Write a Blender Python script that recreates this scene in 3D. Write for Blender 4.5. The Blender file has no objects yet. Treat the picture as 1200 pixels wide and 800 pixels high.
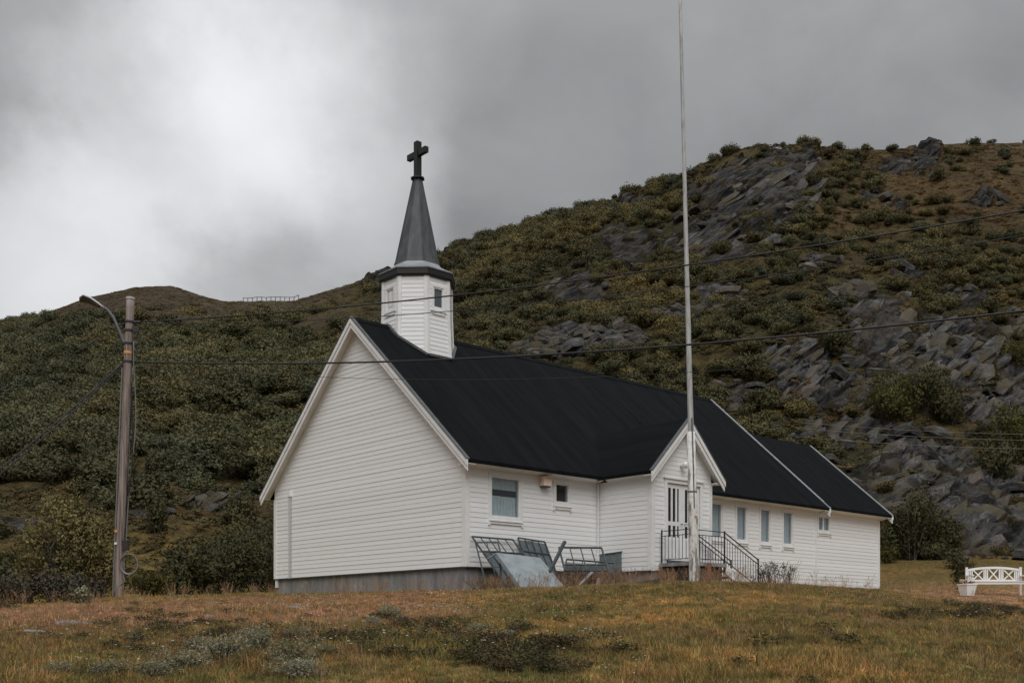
import bpy, bmesh, math, random
import numpy as np
from mathutils import Vector, Matrix

# ------------------------------------------------------------------ camera, sky, sun, exposure
F, YH = 1254.5, 734.7            # focal length and eye level, in pixels of a 1200 x 800 picture
scn = bpy.context.scene
col = scn.collection
cam_d = bpy.data.cameras.new('camera'); cam = bpy.data.objects.new('camera', cam_d); col.objects.link(cam)
cam.location = (0, 0, 0); cam.rotation_euler = (math.pi/2, 0, 0)
cam_d.sensor_width = 36; cam_d.lens = F/1200*36; cam_d.shift_y = (YH-400)/1200
cam_d.clip_start = .1; cam_d.clip_end = 5000
scn.camera = cam

SUN_AZ, SUN_EL = math.radians(176), math.radians(50)      # azimuth clockwise from the view direction
sun_d = bpy.data.lights.new('sun', 'SUN'); sun = bpy.data.objects.new('sun', sun_d); col.objects.link(sun)
sun_d.energy = 1.5; sun_d.angle = math.radians(50); sun_d.color = (1, .99, .98)
sv = Vector((math.sin(SUN_AZ)*math.cos(SUN_EL), math.cos(SUN_AZ)*math.cos(SUN_EL), math.sin(SUN_EL)))
sun.rotation_euler = sv.to_track_quat('Z', 'Y').to_euler()
sun.location = sv*60

world = bpy.data.worlds.new('World'); scn.world = world; world.use_nodes = True
scn.view_settings.view_transform = 'Standard'; scn.view_settings.look = 'None'
scn.view_settings.exposure = .26; scn.view_settings.gamma = 1; scn.view_settings.use_curve_mapping = False
scn.render.engine = 'CYCLES'

def pixdir(px, py):
    return Vector(((px-600)/F, 1, (YH-py)/F)).normalized()

class NT:
    """small helper for node trees"""
    def __init__(s, tree): s.t = tree; s.n = tree.nodes; s.l = tree.links
    def new(s, typ, **kw):
        n = s.n.new(typ)
        for k, v in kw.items(): setattr(n, k, v)
        return n
    def put(s, sock, v):
        if isinstance(v, bpy.types.NodeSocket): s.l.new(v, sock)
        elif v is not None: sock.default_value = v
    def math(s, op, a, b=None, c=None, clamp=False):
        n = s.new('ShaderNodeMath', operation=op, use_clamp=clamp)
        for i, v in enumerate((a, b, c)):
            if v is not None: s.put(n.inputs[i], v)
        return n.outputs[0]
    def mix(s, f, a, b, blend='MIX'):
        n = s.new('ShaderNodeMix', data_type='RGBA', blend_type=blend)
        s.put(n.inputs[0], f); s.put(n.inputs[6], a if not isinstance(a, tuple) else (*a[:3], 1)); s.put(n.inputs[7], b if not isinstance(b, tuple) else (*b[:3], 1))
        return n.outputs[2]
    def noise(s, vec, scale, detail=4, rough=.55, dist=0):
        n = s.new('ShaderNodeTexNoise'); s.put(n.inputs['Vector'], vec)
        n.inputs['Scale'].default_value = scale; n.inputs['Detail'].default_value = detail
        n.inputs['Roughness'].default_value = rough; n.inputs['Distortion'].default_value = dist
        return n.outputs[0]
    def ramp(s, f, lo, hi, a=0., b=1., smooth=True):
        n = s.new('ShaderNodeMapRange', interpolation_type='SMOOTHSTEP' if smooth else 'LINEAR')
        s.put(n.inputs[0], f)
        for i, v in zip((1, 2, 3, 4), (lo, hi, a, b)): n.inputs[i].default_value = v
        return n.outputs[0]
    def attr(s, name, typ='GEOMETRY'):
        n = s.new('ShaderNodeAttribute', attribute_name=name, attribute_type=typ); return n

def build_world():
    nt = NT(world.node_tree); nt.n.clear()
    out = nt.new('ShaderNodeOutputWorld'); bg = nt.new('ShaderNodeBackground')
    nt.l.new(bg.outputs[0], out.inputs[0])
    sky = nt.new('ShaderNodeTexSky', sky_type='NISHITA'); sky.sun_disc = False
    sky.sun_elevation = SUN_EL; sky.sun_rotation = SUN_AZ; sky.air_density = 1.2; sky.dust_density = 3
    skyc = nt.mix(1.0, sky.outputs[0], (.05, .05, .05), 'MULTIPLY')
    tc = nt.new('ShaderNodeTexCoord'); d = tc.outputs['Generated']
    sep = nt.new('ShaderNodeSeparateXYZ'); nt.l.new(d, sep.inputs[0])
    # overcast cloud layer: directions projected on a flat cloud deck
    den = nt.math('ADD', nt.math('MAXIMUM', sep.outputs[2], 0.0), .25)
    cmb = nt.new('ShaderNodeCombineXYZ')
    nt.l.new(nt.math('DIVIDE', sep.outputs[0], den), cmb.inputs[0]); nt.l.new(nt.math('DIVIDE', sep.outputs[1], den), cmb.inputs[1])
    v = cmb.outputs[0]
    n1 = nt.noise(v, 1.5, 6, .55, .6); n2 = nt.noise(v, 3.4, 7, .6, .4)
    base = nt.math('ADD', nt.ramp(n1, .25, .75, -.06, .06, False), nt.ramp(n2, .2, .8, -.04, .04, False))
    # thin places in the cloud where the light comes through
    wn = nt.new('ShaderNodeTexNoise'); nt.l.new(d, wn.inputs['Vector']); wn.inputs['Scale'].default_value = 7; wn.inputs['Detail'].default_value = 6; wn.inputs['Roughness'].default_value = .55
    w0 = nt.new('ShaderNodeVectorMath', operation='SUBTRACT'); nt.l.new(wn.outputs['Color'], w0.inputs[0]); w0.inputs[1].default_value = (.5, .5, .5)
    w1 = nt.new('ShaderNodeVectorMath', operation='SCALE'); nt.l.new(w0.outputs[0], w1.inputs[0]); w1.inputs['Scale'].default_value = .17
    w2 = nt.new('ShaderNodeVectorMath', operation='ADD'); nt.l.new(d, w2.inputs[0]); nt.l.new(w1.outputs[0], w2.inputs[1])
    w3 = nt.new('ShaderNodeVectorMath', operation='NORMALIZE'); nt.l.new(w2.outputs[0], w3.inputs[0]); dw = w3.outputs[0]
    glow = None
    for (px, py, w, st) in ((215, 150, .10, .19), (245, 175, .19, .14), (300, 40, .09, .11), (120, 290, .10, .10), (20, 345, .12, .20), (360, 215, .12, .07), (430, 250, .07, .05), (545, 40, .06, .03), (60, 120, .10, -.04), (290, 300, .06, -.06), (620, 30, .10, -.03), (420, 300, .07, -.04)):
        vd = nt.new('ShaderNodeVectorMath', operation='DOT_PRODUCT'); nt.l.new(dw, vd.inputs[0]); vd.inputs[1].default_value = pixdir(px, py)
        g = nt.ramp(vd.outputs['Value'], math.cos(w*1.3), math.cos(w*.15), 0., st)
        glow = g if glow is None else nt.math('ADD', glow, g)
    # overcast skies brighten towards the zenith
    zen = nt.ramp(sep.outputs[2], .35, .95, 0., .42)
    val = nt.math('ADD', nt.math('ADD', nt.math('ADD', base, glow), zen), .262)
    val = nt.math('MAXIMUM', val, .03)
    cl = nt.new('ShaderNodeCombineColor'); nt.l.new(nt.math('MULTIPLY', val, .985), cl.inputs[0]); nt.l.new(nt.math('MULTIPLY', val, 1.0), cl.inputs[1]); nt.l.new(nt.math('MULTIPLY', val, 1.02), cl.inputs[2])
    c = nt.mix(.94, skyc, cl.outputs[0])
    nt.l.new(c, bg.inputs[0]); bg.inputs[1].default_value = 1.0
build_world()

random.seed(7); rng = np.random.default_rng(11)
R = random.uniform

# ------------------------------------------------------------------ noise and ground shape
def _h(ix, iy, s):
    v = (ix.astype(np.int64)*374761393 + iy.astype(np.int64)*668265263 + s*1274126177) & 0xffffffff
    v = ((v ^ (v >> 13))*1274126177) & 0xffffffff
    v = v ^ (v >> 16)
    return (v & 0xffff)/65535.
def vnoise(x, y, s=0):
    xi = np.floor(x); yi = np.floor(y); fx = x-xi; fy = y-yi
    fx = fx*fx*fx*(fx*(fx*6-15)+10); fy = fy*fy*fy*(fy*(fy*6-15)+10)
    a = _h(xi, yi, s); b = _h(xi+1, yi, s); c = _h(xi, yi+1, s); d = _h(xi+1, yi+1, s)
    return (a*(1-fx)+b*fx)*(1-fy)+(c*(1-fx)+d*fx)*fy
def fbm(x, y, octv=4, s=0):
    t = 0; a = 1; n = 0
    for i in range(octv):
        t = t+a*vnoise(x*2**i+17.3*i, y*2**i-9.1*i, s+i); n += a; a *= .5
    return t/n*2-1
def sstep(a, b, x):
    t = np.clip((x-a)/(b-a), 0, 1); return t*t*(3-2*t)

# control points of the meadow: picture column, row and distance of a spot on the ground -> world
CP = [(0, 0, -1.65), (-4, 0, -1.7), (4, 0, -1.7), (0, -12, -2.4), (-25, -10, -2.5), (25, -10, -2.5)]
for px, py, y in [(100, 802, 9), (600, 800, 9), (1100, 803, 9), (600, 714, 18), (100, 722, 18), (900, 707, 18), (1150, 725, 18),
                  (814, 676, 27.3), (700, 680, 27), (950, 682, 27), (1030, 689, 30), (1100, 699, 28), (1200, 712, 27), (1400, 722, 28), (1152, 692, 34.8), (1300, 690, 36),
                  (1031, 686, 43.6), (1130, 655, 57), (1250, 652, 58), (1500, 650, 60), (548, 688, 28.9), (440, 690, 28), (325, 692, 36.4), (139, 696, 31), (0, 706, 30), (-300, 712, 30),
                  (250, 694, 38), (0, 702, 38), (200, 688, 45), (-200, 694, 45), (-600, 700, 45), (300, 698, 27), (150, 706, 24), (-100, 715, 22), (440, 680, 50), (700, 665, 60), (900, 655, 60), (760, 682, 31), (890, 680, 34)]:
    CP.append(((px-600)/F*y, y, (YH-py)/F*y))
CP = np.array(CP, float)
def _phi(r2): return .5*r2*np.log(r2+1e-9)
def _tps_fit():
    n = len(CP); d = (CP[:, None, 0]-CP[None, :, 0])**2+(CP[:, None, 1]-CP[None, :, 1])**2
    A = np.zeros((n+3, n+3)); A[:n, :n] = _phi(d)+np.eye(n)*.15; A[:n, n] = 1; A[:n, n+1:] = CP[:, :2]; A[n:, :n] = A[:n, n:].T
    return np.linalg.solve(A, np.concatenate([CP[:, 2], np.zeros(3)]))
TW = _tps_fit()
def tps(x, y):
    x = np.asarray(x, float); y = np.asarray(y, float); z = TW[-3]+TW[-2]*x+TW[-1]*y
    for i in range(len(CP)): z = z+TW[i]*_phi((x-CP[i, 0])**2+(y-CP[i, 1])**2)
    return z
SK = np.array([(-900, 470), (-500, 440), (-200, 410), (0, 384), (50, 368), (100, 350), (160, 336), (200, 335), (230, 344), (260, 353), (290, 353.5), (345, 352), (400, 336), (460, 316), (510, 297), (550, 287), (600, 274), (700, 238), (760, 220), (800, 204), (830, 192), (855, 180), (890, 170), (950, 170), (985, 175), (1020, 177), (1080, 172), (1130, 170), (1200, 170), (1400, 172), (1800, 200), (2200, 260)], float)
DD = np.array([(-900, 330), (0, 330), (160, 320), (260, 300), (350, 262), (510, 222), (700, 190), (850, 163), (950, 160), (1200, 172), (1800, 175)], float)
BB = np.array([(-900, 44), (0, 41), (200, 43), (350, 50), (600, 60), (900, 60), (1050, 57), (1200, 57), (1800, 60)], float)
def hcol(px): return np.interp(px, BB[:, 0], BB[:, 1]), np.interp(px, DD[:, 0], DD[:, 1]), (YH-np.interp(px, SK[:, 0], SK[:, 1]))/F
def hz(X, Y, hb=None, fine=True):
    X = np.asarray(X, float); Y = np.asarray(Y, float)
    Ys = np.maximum(Y, 2.); px = 600+F*X/Ys
    B, D, E = hcol(px)
    near = tps(X, np.minimum(Y, B)) if hb is None else hb
    t = (Y-B)/(D-B); tc = np.clip(t, 0, 1)
    base = tps(X/Ys*B, B)
    P = np.where(tc < .06, tc*tc/.12, tc-.03); P = P/.97
    h = np.where(t <= 0, near, base+(E*D-base)*P)
    h = np.where(t > 1, E*D+(Y-D)*.08, h)
    env = sstep(0, .12, t)*(1-.9*sstep(.75, 1, t))
    h = h+env*(fbm(X/26, Y/26, 3, 5)*3.6+fbm(X/8, Y/8, 3, 9)*1.1)
    nearm = 1-sstep(0, .1, t)
    h = h-.13*nearm*sstep(20, 26, Y)*sstep(60, 46, Y)
    if fine: h = h+nearm*(fbm(X/2.3, Y/2.3, 3, 21)*.05*np.clip(Y/12, 0, 1)+fbm(X/.6, Y/.6, 2, 23)*.018)+(1-nearm)*fbm(X/2.2, Y/2.2, 2, 31)*.22
    return h
def gz(x, y): return float(hz(np.array([x]), np.array([y]))[0])
def gpt(px, y):                                            # spot on the ground below a picture column, at distance y
    x = (px-600)/F*y; return Vector((x, y, gz(x, y)))
def ppt(px, py, y): return Vector(((px-600)/F*y, y, (YH-py)/F*y))
def hillhit(px, py):
    ys = np.linspace(36, 400, 1500); x = (px-600)/F*ys; z = (YH-py)/F*ys
    h = hz(x, ys, fine=False); k = np.argmax(h >= z)
    if h[k] < z[k]: k = int(np.argmin(np.abs(h-z)))
    return Vector((x[k], ys[k], h[k]))

# where bare rock, scree and brown heath lie on the hill (picture column, row, half sizes)
ROCKS = [(875, 225, 78, 42), (845, 285, 62, 36), (925, 190, 44, 20), (735, 290, 44, 24), (672, 338, 42, 20), (745, 240, 36, 9), (1062, 196, 34, 17), (1085, 180, 18, 10),
         (1015, 385, 42, 30), (1080, 410, 84, 38), (1120, 440, 50, 22), (930, 425, 48, 24), (960, 455, 60, 20), (870, 462, 28, 12), (1075, 560, 76, 46), (1135, 590, 58, 44), (990, 505, 60, 16), (1165, 640, 44, 18),
         (1190, 380, 16, 13), (1150, 480, 40, 20), (240, 590, 30, 5), (168, 603, 16, 5), (25, 617, 40, 5), (530, 300, 20, 9), (560, 300, 22, 8), (1185, 460, 20, 28), (1020, 232, 16, 7), (1055, 240, 14, 6), (1150, 235, 16, 7), (1130, 350, 22, 12), (1060, 325, 22, 8), (455, 325, 25, 6)]
SCREE = [(690, 400, 66, 17), (640, 410, 40, 10), (845, 352, 26, 18), (800, 372, 26, 8), (960, 310, 26, 6), (1000, 345, 22, 6)]
def blob(lst, px, py, wob):
    m = np.zeros_like(px)
    for (a, b, ra, rb) in lst:
        m = np.maximum(m, 1.35-np.sqrt(((px-a)/ra)**2+((py-b)/rb)**2)+wob*.55)
    return m

# ------------------------------------------------------------------ materials
def newmat(name):
    m = bpy.data.materials.new(name); m.use_nodes = True
    nt = NT(m.node_tree); b = nt.n['Principled BSDF']
    return m, nt, b
def put_col(nt, b, c): nt.put(b.inputs['Base Color'], c if not isinstance(c, tuple) else (*c[:3], 1))
def objcoord(nt): return nt.new('ShaderNodeTexCoord').outputs['Object']
def geopos(nt): return nt.new('ShaderNodeNewGeometry').outputs['Position']

def simple(name, c, rough=.6, c2=None, scale=6, metal=0, spec=.4, bump=0., bscale=40, stretch=None, island=0.):
    m, nt, b = newmat(name)
    v = objcoord(nt)
    if stretch:
        mp = nt.new('ShaderNodeMapping'); nt.l.new(v, mp.inputs[0]); mp.inputs['Scale'].default_value = stretch; v = mp.outputs[0]
    cc = (*c, 1)
    if c2: cc = nt.mix(nt.ramp(nt.noise(v, scale, 5, .6), .35, .7), tuple(c), tuple(c2))
    put_col(nt, b, cc)
    b.inputs['Roughness'].default_value = rough; b.inputs['Metallic'].default_value = metal; b.inputs['Specular IOR Level'].default_value = spec
    if bump:
        bp = nt.new('ShaderNodeBump'); bp.inputs['Strength'].default_value = bump; bp.inputs['Distance'].default_value = .01
        nt.l.new(nt.noise(v, bscale, 5, .6), bp.inputs['Height']); nt.l.new(bp.outputs[0], b.inputs['Normal'])
    return m

M = {}
def white_paint():
    m, nt, b = newmat('white_paint'); v = objcoord(nt)
    oi = nt.new('ShaderNodeObjectInfo')
    mp = nt.new('ShaderNodeMapping'); nt.l.new(v, mp.inputs[0]); mp.inputs['Scale'].default_value = (1.2, 1.2, 7)
    cm = nt.new('ShaderNodeCombineXYZ'); nt.l.new(nt.math('MULTIPLY', oi.outputs['Random'], 50.), cm.inputs[0])
    ad = nt.new('ShaderNodeVectorMath', operation='ADD'); nt.l.new(mp.outputs[0], ad.inputs[0]); nt.l.new(cm.outputs[0], ad.inputs[1])
    base = nt.mix(oi.outputs['Random'], (.80, .80, .795), (.86, .86, .857))
    st = nt.ramp(nt.noise(ad.outputs[0], 2.2, 6, .65), .5, .85)
    base = nt.mix(nt.math('MULTIPLY', st, .45), base, (.6, .57, .53))
    fl = nt.ramp(nt.noise(ad.outputs[0], 14, 4, .6), .68, .8)
    base = nt.mix(nt.math('MULTIPLY', fl, .35), base, (.5, .46, .42))
    put_col(nt, b, base); b.inputs['Roughness'].default_value = .55; b.inputs['Specular IOR Level'].default_value = .3
    return m
M['white'] = white_paint()
M['trim'] = simple('white_trim_paint', (.83, .828, .82), .5, (.75, .74, .725), 2.5, spec=.3)
M['wall_core'] = simple('dark_wall_lining', (.42, .41, .39), .8)
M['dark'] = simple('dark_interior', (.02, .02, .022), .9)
M['black_metal'] = simple('black_iron', (.02, .02, .021), .5, (.045, .035, .03), 20, spec=.4)
M['dark_metal'] = simple('dark_roof_edge_metal', (.06, .065, .07), .45, (.1, .105, .11), 8)
M['cross'] = simple('black_cross_paint', (.012, .012, .013), .45, spec=.4)
M['curtain'] = simple('pale_curtain', (.74, .76, .77), .9, (.62, .64, .655), 8)
M['pipe'] = simple('dull_grey_pipe', (.45, .45, .45), .5)
M['blind'] = simple('grey_blind', (.16, .165, .17), .8)
M['mast'] = simple('grey_white_mast_paint', (.5, .495, .485), .6, (.30, .295, .285), 5, stretch=(4, 4, .5))
M['plastic'] = simple('cream_plastic', (.80, .62, .51), .5)
M['globe'] = simple('white_globe', (.8, .8, .78), .25)
M['galv'] = simple('weathered_zinc_sheet', (.28, .315, .33), .5, (.20, .235, .25), 3.5, metal=.1, spec=.5, bump=.15, bscale=30)
M['steel_dark'] = simple('dark_grey_steel', (.075, .092, .098), .55, (.045, .055, .06), 10)
M['steel_mid'] = simple('blue_grey_steel', (.12, .145, .155), .55, (.07, .085, .09), 6)
M['rust'] = simple('rusty_brown_wood', (.16, .06, .03), .8, (.08, .035, .02), 12)
M['wood_grey'] = simple('grey_weathered_plank', (.34, .32, .30), .8, (.2, .19, .18), 12, stretch=(1, 1, 8))
M['cable'] = simple('black_cable', (.014, .014, .015), .5)
M['cable_grey'] = simple('grey_cable', (.17, .165, .155), .5)
M['lamp_metal'] = simple('grey_lamp_metal', (.5, .51, .52), .45)
M['arm_metal'] = simple('dull_arm_metal', (.10, .105, .11), .5)
M['lamp_dark'] = simple('dark_lamp_underside', (.06, .055, .045), .4)
M['orange'] = simple('orange_band', (.72, .3, .08), .5)
M['pole_wood'] = None
def pole_wood():
    m, nt, b = newmat('weathered_pole_wood'); v = objcoord(nt)
    mp = nt.new('ShaderNodeMapping'); nt.l.new(v, mp.inputs[0]); mp.inputs['Scale'].default_value = (14, 14, .45)
    n = nt.noise(mp.outputs[0], 1.6, 6, .65)
    c = nt.mix(nt.ramp(n, .35, .65), (.10, .075, .062), (.31, .25, .22))
    sep = nt.new('ShaderNodeSeparateXYZ'); nt.l.new(v, sep.inputs[0])
    c = nt.mix(nt.math('MULTIPLY', nt.ramp(sep.outputs[2], 7.0, 8.6), .4), c, (.42, .36, .33))     # bleached, newer-cut top
    put_col(nt, b, c); b.inputs['Roughness'].default_value = .85
    bp = nt.new('ShaderNodeBump'); bp.inputs['Strength'].default_value = .6; bp.inputs['Distance'].default_value = .02
    nt.l.new(n, bp.inputs['Height']); nt.l.new(bp.outputs[0], b.inputs['Normal'])
    return m
M['pole_wood'] = pole_wood()
def peel_paint():
    m, nt, b = newmat('peeling_white_paint'); v = objcoord(nt)
    mp = nt.new('ShaderNodeMapping'); nt.l.new(v, mp.inputs[0]); mp.inputs['Scale'].default_value = (5, 5, .8)
    n = nt.noise(mp.outputs[0], 2.6, 8, .7)
    n2 = nt.noise(mp.outputs[0], .45, 3, .5)
    s = nt.math('ADD', nt.math('MULTIPLY', n, .75), nt.math('MULTIPLY', n2, .35))
    c = nt.mix(nt.ramp(s, .555, .60), (.72, .70, .67), (.25, .235, .22))
    c = nt.mix(nt.ramp(nt.noise(v, 9, 5, .6), .4, .8), c, (.6, .57, .53), 'MULTIPLY')
    put_col(nt, b, c); b.inputs['Roughness'].default_value = .6; return m
M['peel'] = peel_paint()
def felt():
    m, nt, b = newmat('black_roof_felt'); v = objcoord(nt)
    mp = nt.new('ShaderNodeMapping'); nt.l.new(v, mp.inputs[0]); mp.inputs['Scale'].default_value = (2.2, .25, .25)
    st = nt.noise(mp.outputs[0], 1.3, 5, .6)
    c = nt.mix(nt.ramp(st, .3, .75), (.005, .0058, .0066), (.0105, .0112, .0123))
    c = nt.mix(nt.math('MULTIPLY', nt.ramp(nt.noise(v, 55, 3, .6), .45, .75), .5), c, (.013, .0135, .0145))
    c = nt.mix(nt.math('MULTIPLY', nt.ramp(nt.noise(v, .9, 5, .6), .55, .75), .3), c, (.014, .0135, .0125))
    put_col(nt, b, c); b.inputs['Roughness'].default_value = .85; b.inputs['Specular IOR Level'].default_value = .12
    bp = nt.new('ShaderNodeBump'); bp.inputs['Strength'].default_value = .35; bp.inputs['Distance'].default_value = .01
    nt.l.new(nt.noise(v, 70, 3, .6), bp.inputs['Height']); nt.l.new(bp.outputs[0], b.inputs['Normal'])
    return m
M['felt'] = felt()
M['felt'].node_tree.nodes['Principled BSDF'].inputs['Specular IOR Level'].default_value = .05
def spire_metal():
    m, nt, b = newmat('weathered_spire_sheet'); v = objcoord(nt)
    mp = nt.new('ShaderNodeMapping'); nt.l.new(v, mp.inputs[0]); mp.inputs['Scale'].default_value = (5, 5, .6)
    c = nt.mix(nt.ramp(nt.noise(mp.outputs[0], 1.4, 6, .65), .35, .7), (.042, .047, .05), (.075, .083, .088))
    c = nt.mix(nt.math('MULTIPLY', nt.ramp(nt.noise(v, 2.0, 6, .6), .5, .72), .35), c, (.13, .14, .145))
    put_col(nt, b, c); b.inputs['Roughness'].default_value = .6; b.inputs['Metallic'].default_value = 0; return m
M['spire'] = spire_metal()
M['flash'] = simple('pale_zinc_and_lit_flare', (.33, .35, .37), .45, (.25, .27, .28), 5, metal=.2)
def concrete():
    m, nt, b = newmat('stained_concrete'); v = objcoord(nt)
    mp = nt.new('ShaderNodeMapping'); nt.l.new(v, mp.inputs[0]); mp.inputs['Scale'].default_value = (2.5, 2.5, .7)
    c = nt.mix(nt.ramp(nt.noise(mp.outputs[0], 1.6, 6, .65), .3, .7), (.17, .175, .18), (.31, .31, .305))
    c = nt.mix(nt.math('MULTIPLY', nt.ramp(nt.noise(mp.outputs[0], 4, 4, .6), .6, .75), .5), c, (.2, .13, .11))
    put_col(nt, b, c); b.inputs['Roughness'].default_value = .9
    bp = nt.new('ShaderNodeBump'); bp.inputs['Strength'].default_value = .4; bp.inputs['Distance'].default_value = .01
    nt.l.new(nt.noise(v, 25, 5, .6), bp.inputs['Height']); nt.l.new(bp.outputs[0], b.inputs['Normal']); return m
M['concrete'] = concrete()
def glass():
    m, nt, b = newmat('window_glass'); nt.n.remove(b)
    out = nt.n['Material Output']; tr = nt.new('ShaderNodeBsdfTransparent'); tr.inputs[0].default_value = (.82, .86, .87, 1)
    gl = nt.new('ShaderNodeBsdfGlossy'); gl.inputs['Roughness'].default_value = .02; gl.inputs[0].default_value = (.95, .97, 1, 1)
    lw = nt.new('ShaderNodeLayerWeight'); lw.inputs[0].default_value = .5
    fac = nt.math('ADD', nt.math('MULTIPLY', nt.math('POWER', lw.outputs['Facing'], 4.), .6), .045)
    mx = nt.new('ShaderNodeMixShader'); nt.l.new(fac, mx.inputs[0]); nt.l.new(tr.outputs[0], mx.inputs[1]); nt.l.new(gl.outputs[0], mx.inputs[2])
    nt.l.new(mx.outputs[0], out.inputs[0]); return m
M['glass'] = glass()
M['dark_glass'] = simple('dark_door_glass', (.008, .008, .009), .1, spec=.35)
def rockmat(name, dark=(.013, .0125, .0122), light=(.165, .16, .155)):
    m, nt, b = newmat(name); v = geopos(nt); oi = nt.new('ShaderNodeObjectInfo'); oc = objcoord(nt)
    n = nt.noise(v, 1.1, 7, .65); n3 = nt.noise(v, 5, 5, .65)
    mp = nt.new('ShaderNodeMapping'); nt.l.new(oc, mp.inputs[0]); mp.inputs['Scale'].default_value = (.5, .7, 5.5)
    cm = nt.new('ShaderNodeCombineXYZ'); nt.l.new(nt.math('MULTIPLY', oi.outputs['Random'], 40.), cm.inputs[0])
    ad = nt.new('ShaderNodeVectorMath', operation='ADD'); nt.l.new(mp.outputs[0], ad.inputs[0]); nt.l.new(cm.outputs[0], ad.inputs[1])
    st = nt.noise(ad.outputs[0], 1.5, 7, .7)
    f = nt.math('ADD', nt.math('MULTIPLY', n, .45), nt.math('MULTIPLY', st, .55))
    c = nt.mix(nt.ramp(f, .43, .66), dark, light)
    c = nt.mix(nt.math('MULTIPLY', nt.ramp(n3, .35, .65), .6), c, (.35, .35, .36), 'MULTIPLY')
    c = nt.mix(nt.math('MULTIPLY', nt.ramp(oi.outputs['Random'], .72, .95), .6), c, (.13, .10, .082))
    c = nt.mix(nt.math('MULTIPLY', nt.ramp(nt.noise(v, .45, 6, .7), .47, .57), .9), c, (.062, .048, .022))     # moss and heath in cracks
    put_col(nt, b, c); b.inputs['Roughness'].default_value = .75; b.inputs['Specular IOR Level'].default_value = .4
    bp = nt.new('ShaderNodeBump'); bp.inputs['Strength'].default_value = .6; bp.inputs['Distance'].default_value = .3
    nt.l.new(nt.math('ADD', st, nt.math('MULTIPLY', n3, .4)), bp.inputs['Height']); nt.l.new(bp.outputs[0], b.inputs['Normal']); return m
M['rock'] = rockmat('slate_rock')
M['stone'] = simple('pale_lichen_stone', (.27, .265, .26), .9, (.14, .135, .13), 5, bump=.5, bscale=14)

def leafmat(name, a, b_, c_, trans=.25, pos_scale=.8, tint=False):
    m, nt, b = newmat(name)
    geo = nt.new('ShaderNodeNewGeometry')
    k = nt.mix(geo.outputs['Random Per Island'], a, b_)
    k = nt.mix(nt.ramp(nt.noise(geo.outputs['Position'], pos_scale, 3, .5), .4, .65), k, c_)
    if tint:
        t = nt.attr('tint', 'INSTANCER'); k = nt.mix(1.0, k, t.outputs['Color'], 'MULTIPLY')
    put_col(nt, b, k); b.inputs['Roughness'].default_value = .65; b.inputs['Specular IOR Level'].default_value = .15
    out = nt.n['Material Output']; ts = nt.new('ShaderNodeBsdfTranslucent'); nt.put(ts.inputs[0], k)
    mx = nt.new('ShaderNodeMixShader'); mx.inputs[0].default_value = trans
    nt.l.new(b.outputs[0], mx.inputs[1]); nt.l.new(ts.outputs[0], mx.inputs[2]); nt.l.new(mx.outputs[0], out.inputs[0]); return m
M['scrub'] = leafmat('birch_scrub_leaves', (.105, .104, .054), (.13, .124, .062), (.132, .114, .052), .2, .05, True)
M['willow'] = leafmat('willow_leaves', (.095, .09, .038), (.33, .27, .105), (.15, .125, .05), .3, .9)
M['bush'] = leafmat('dark_bush_leaves', (.06, .064, .03), (.1, .096, .042), (.085, .072, .03), .25, .9)
M['olive'] = leafmat('yellow_green_leaves', (.08, .08, .025), (.13, .12, .035), (.1, .085, .025), .3, 1.2)
M['heath'] = leafmat('brown_heath_leaves', (.085, .065, .045), (.14, .12, .085), (.09, .085, .06), .2, 1.5)
M['greywillow'] = leafmat('grey_willow_leaves', (.15, .15, .08), (.40, .385, .29), (.17, .155, .075), .25, 3)
M['darkheath'] = leafmat('dark_crowberry_leaves', (.04, .042, .018), (.085, .075, .032), (.07, .05, .026), .15, 3, True)
M['grass'] = leafmat('meadow_grass', (.92, .9, .85), (1.15, 1.1, 1.0), (1.0, .97, .85), .3, 1.5, True)
M['dry'] = simple('dry_stalks', (.19, .115, .075), .8, (.12, .07, .045), 8)
M['twig'] = simple('brown_twigs', (.07, .045, .033), .85, (.1, .065, .05), 10)
M['bark'] = simple('grey_brown_bark', (.07, .06, .05), .9, (.11, .1, .085), 10)
M['petal'] = simple('white_petals', (.75, .73, .68), .7)
M['peach'] = simple('peach_petals', (.75, .5, .36), .7, (.6, .5, .4), 9)
M['yellow_leaf'] = simple('ochre_petals', (.5, .3, .06), .7)

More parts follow.
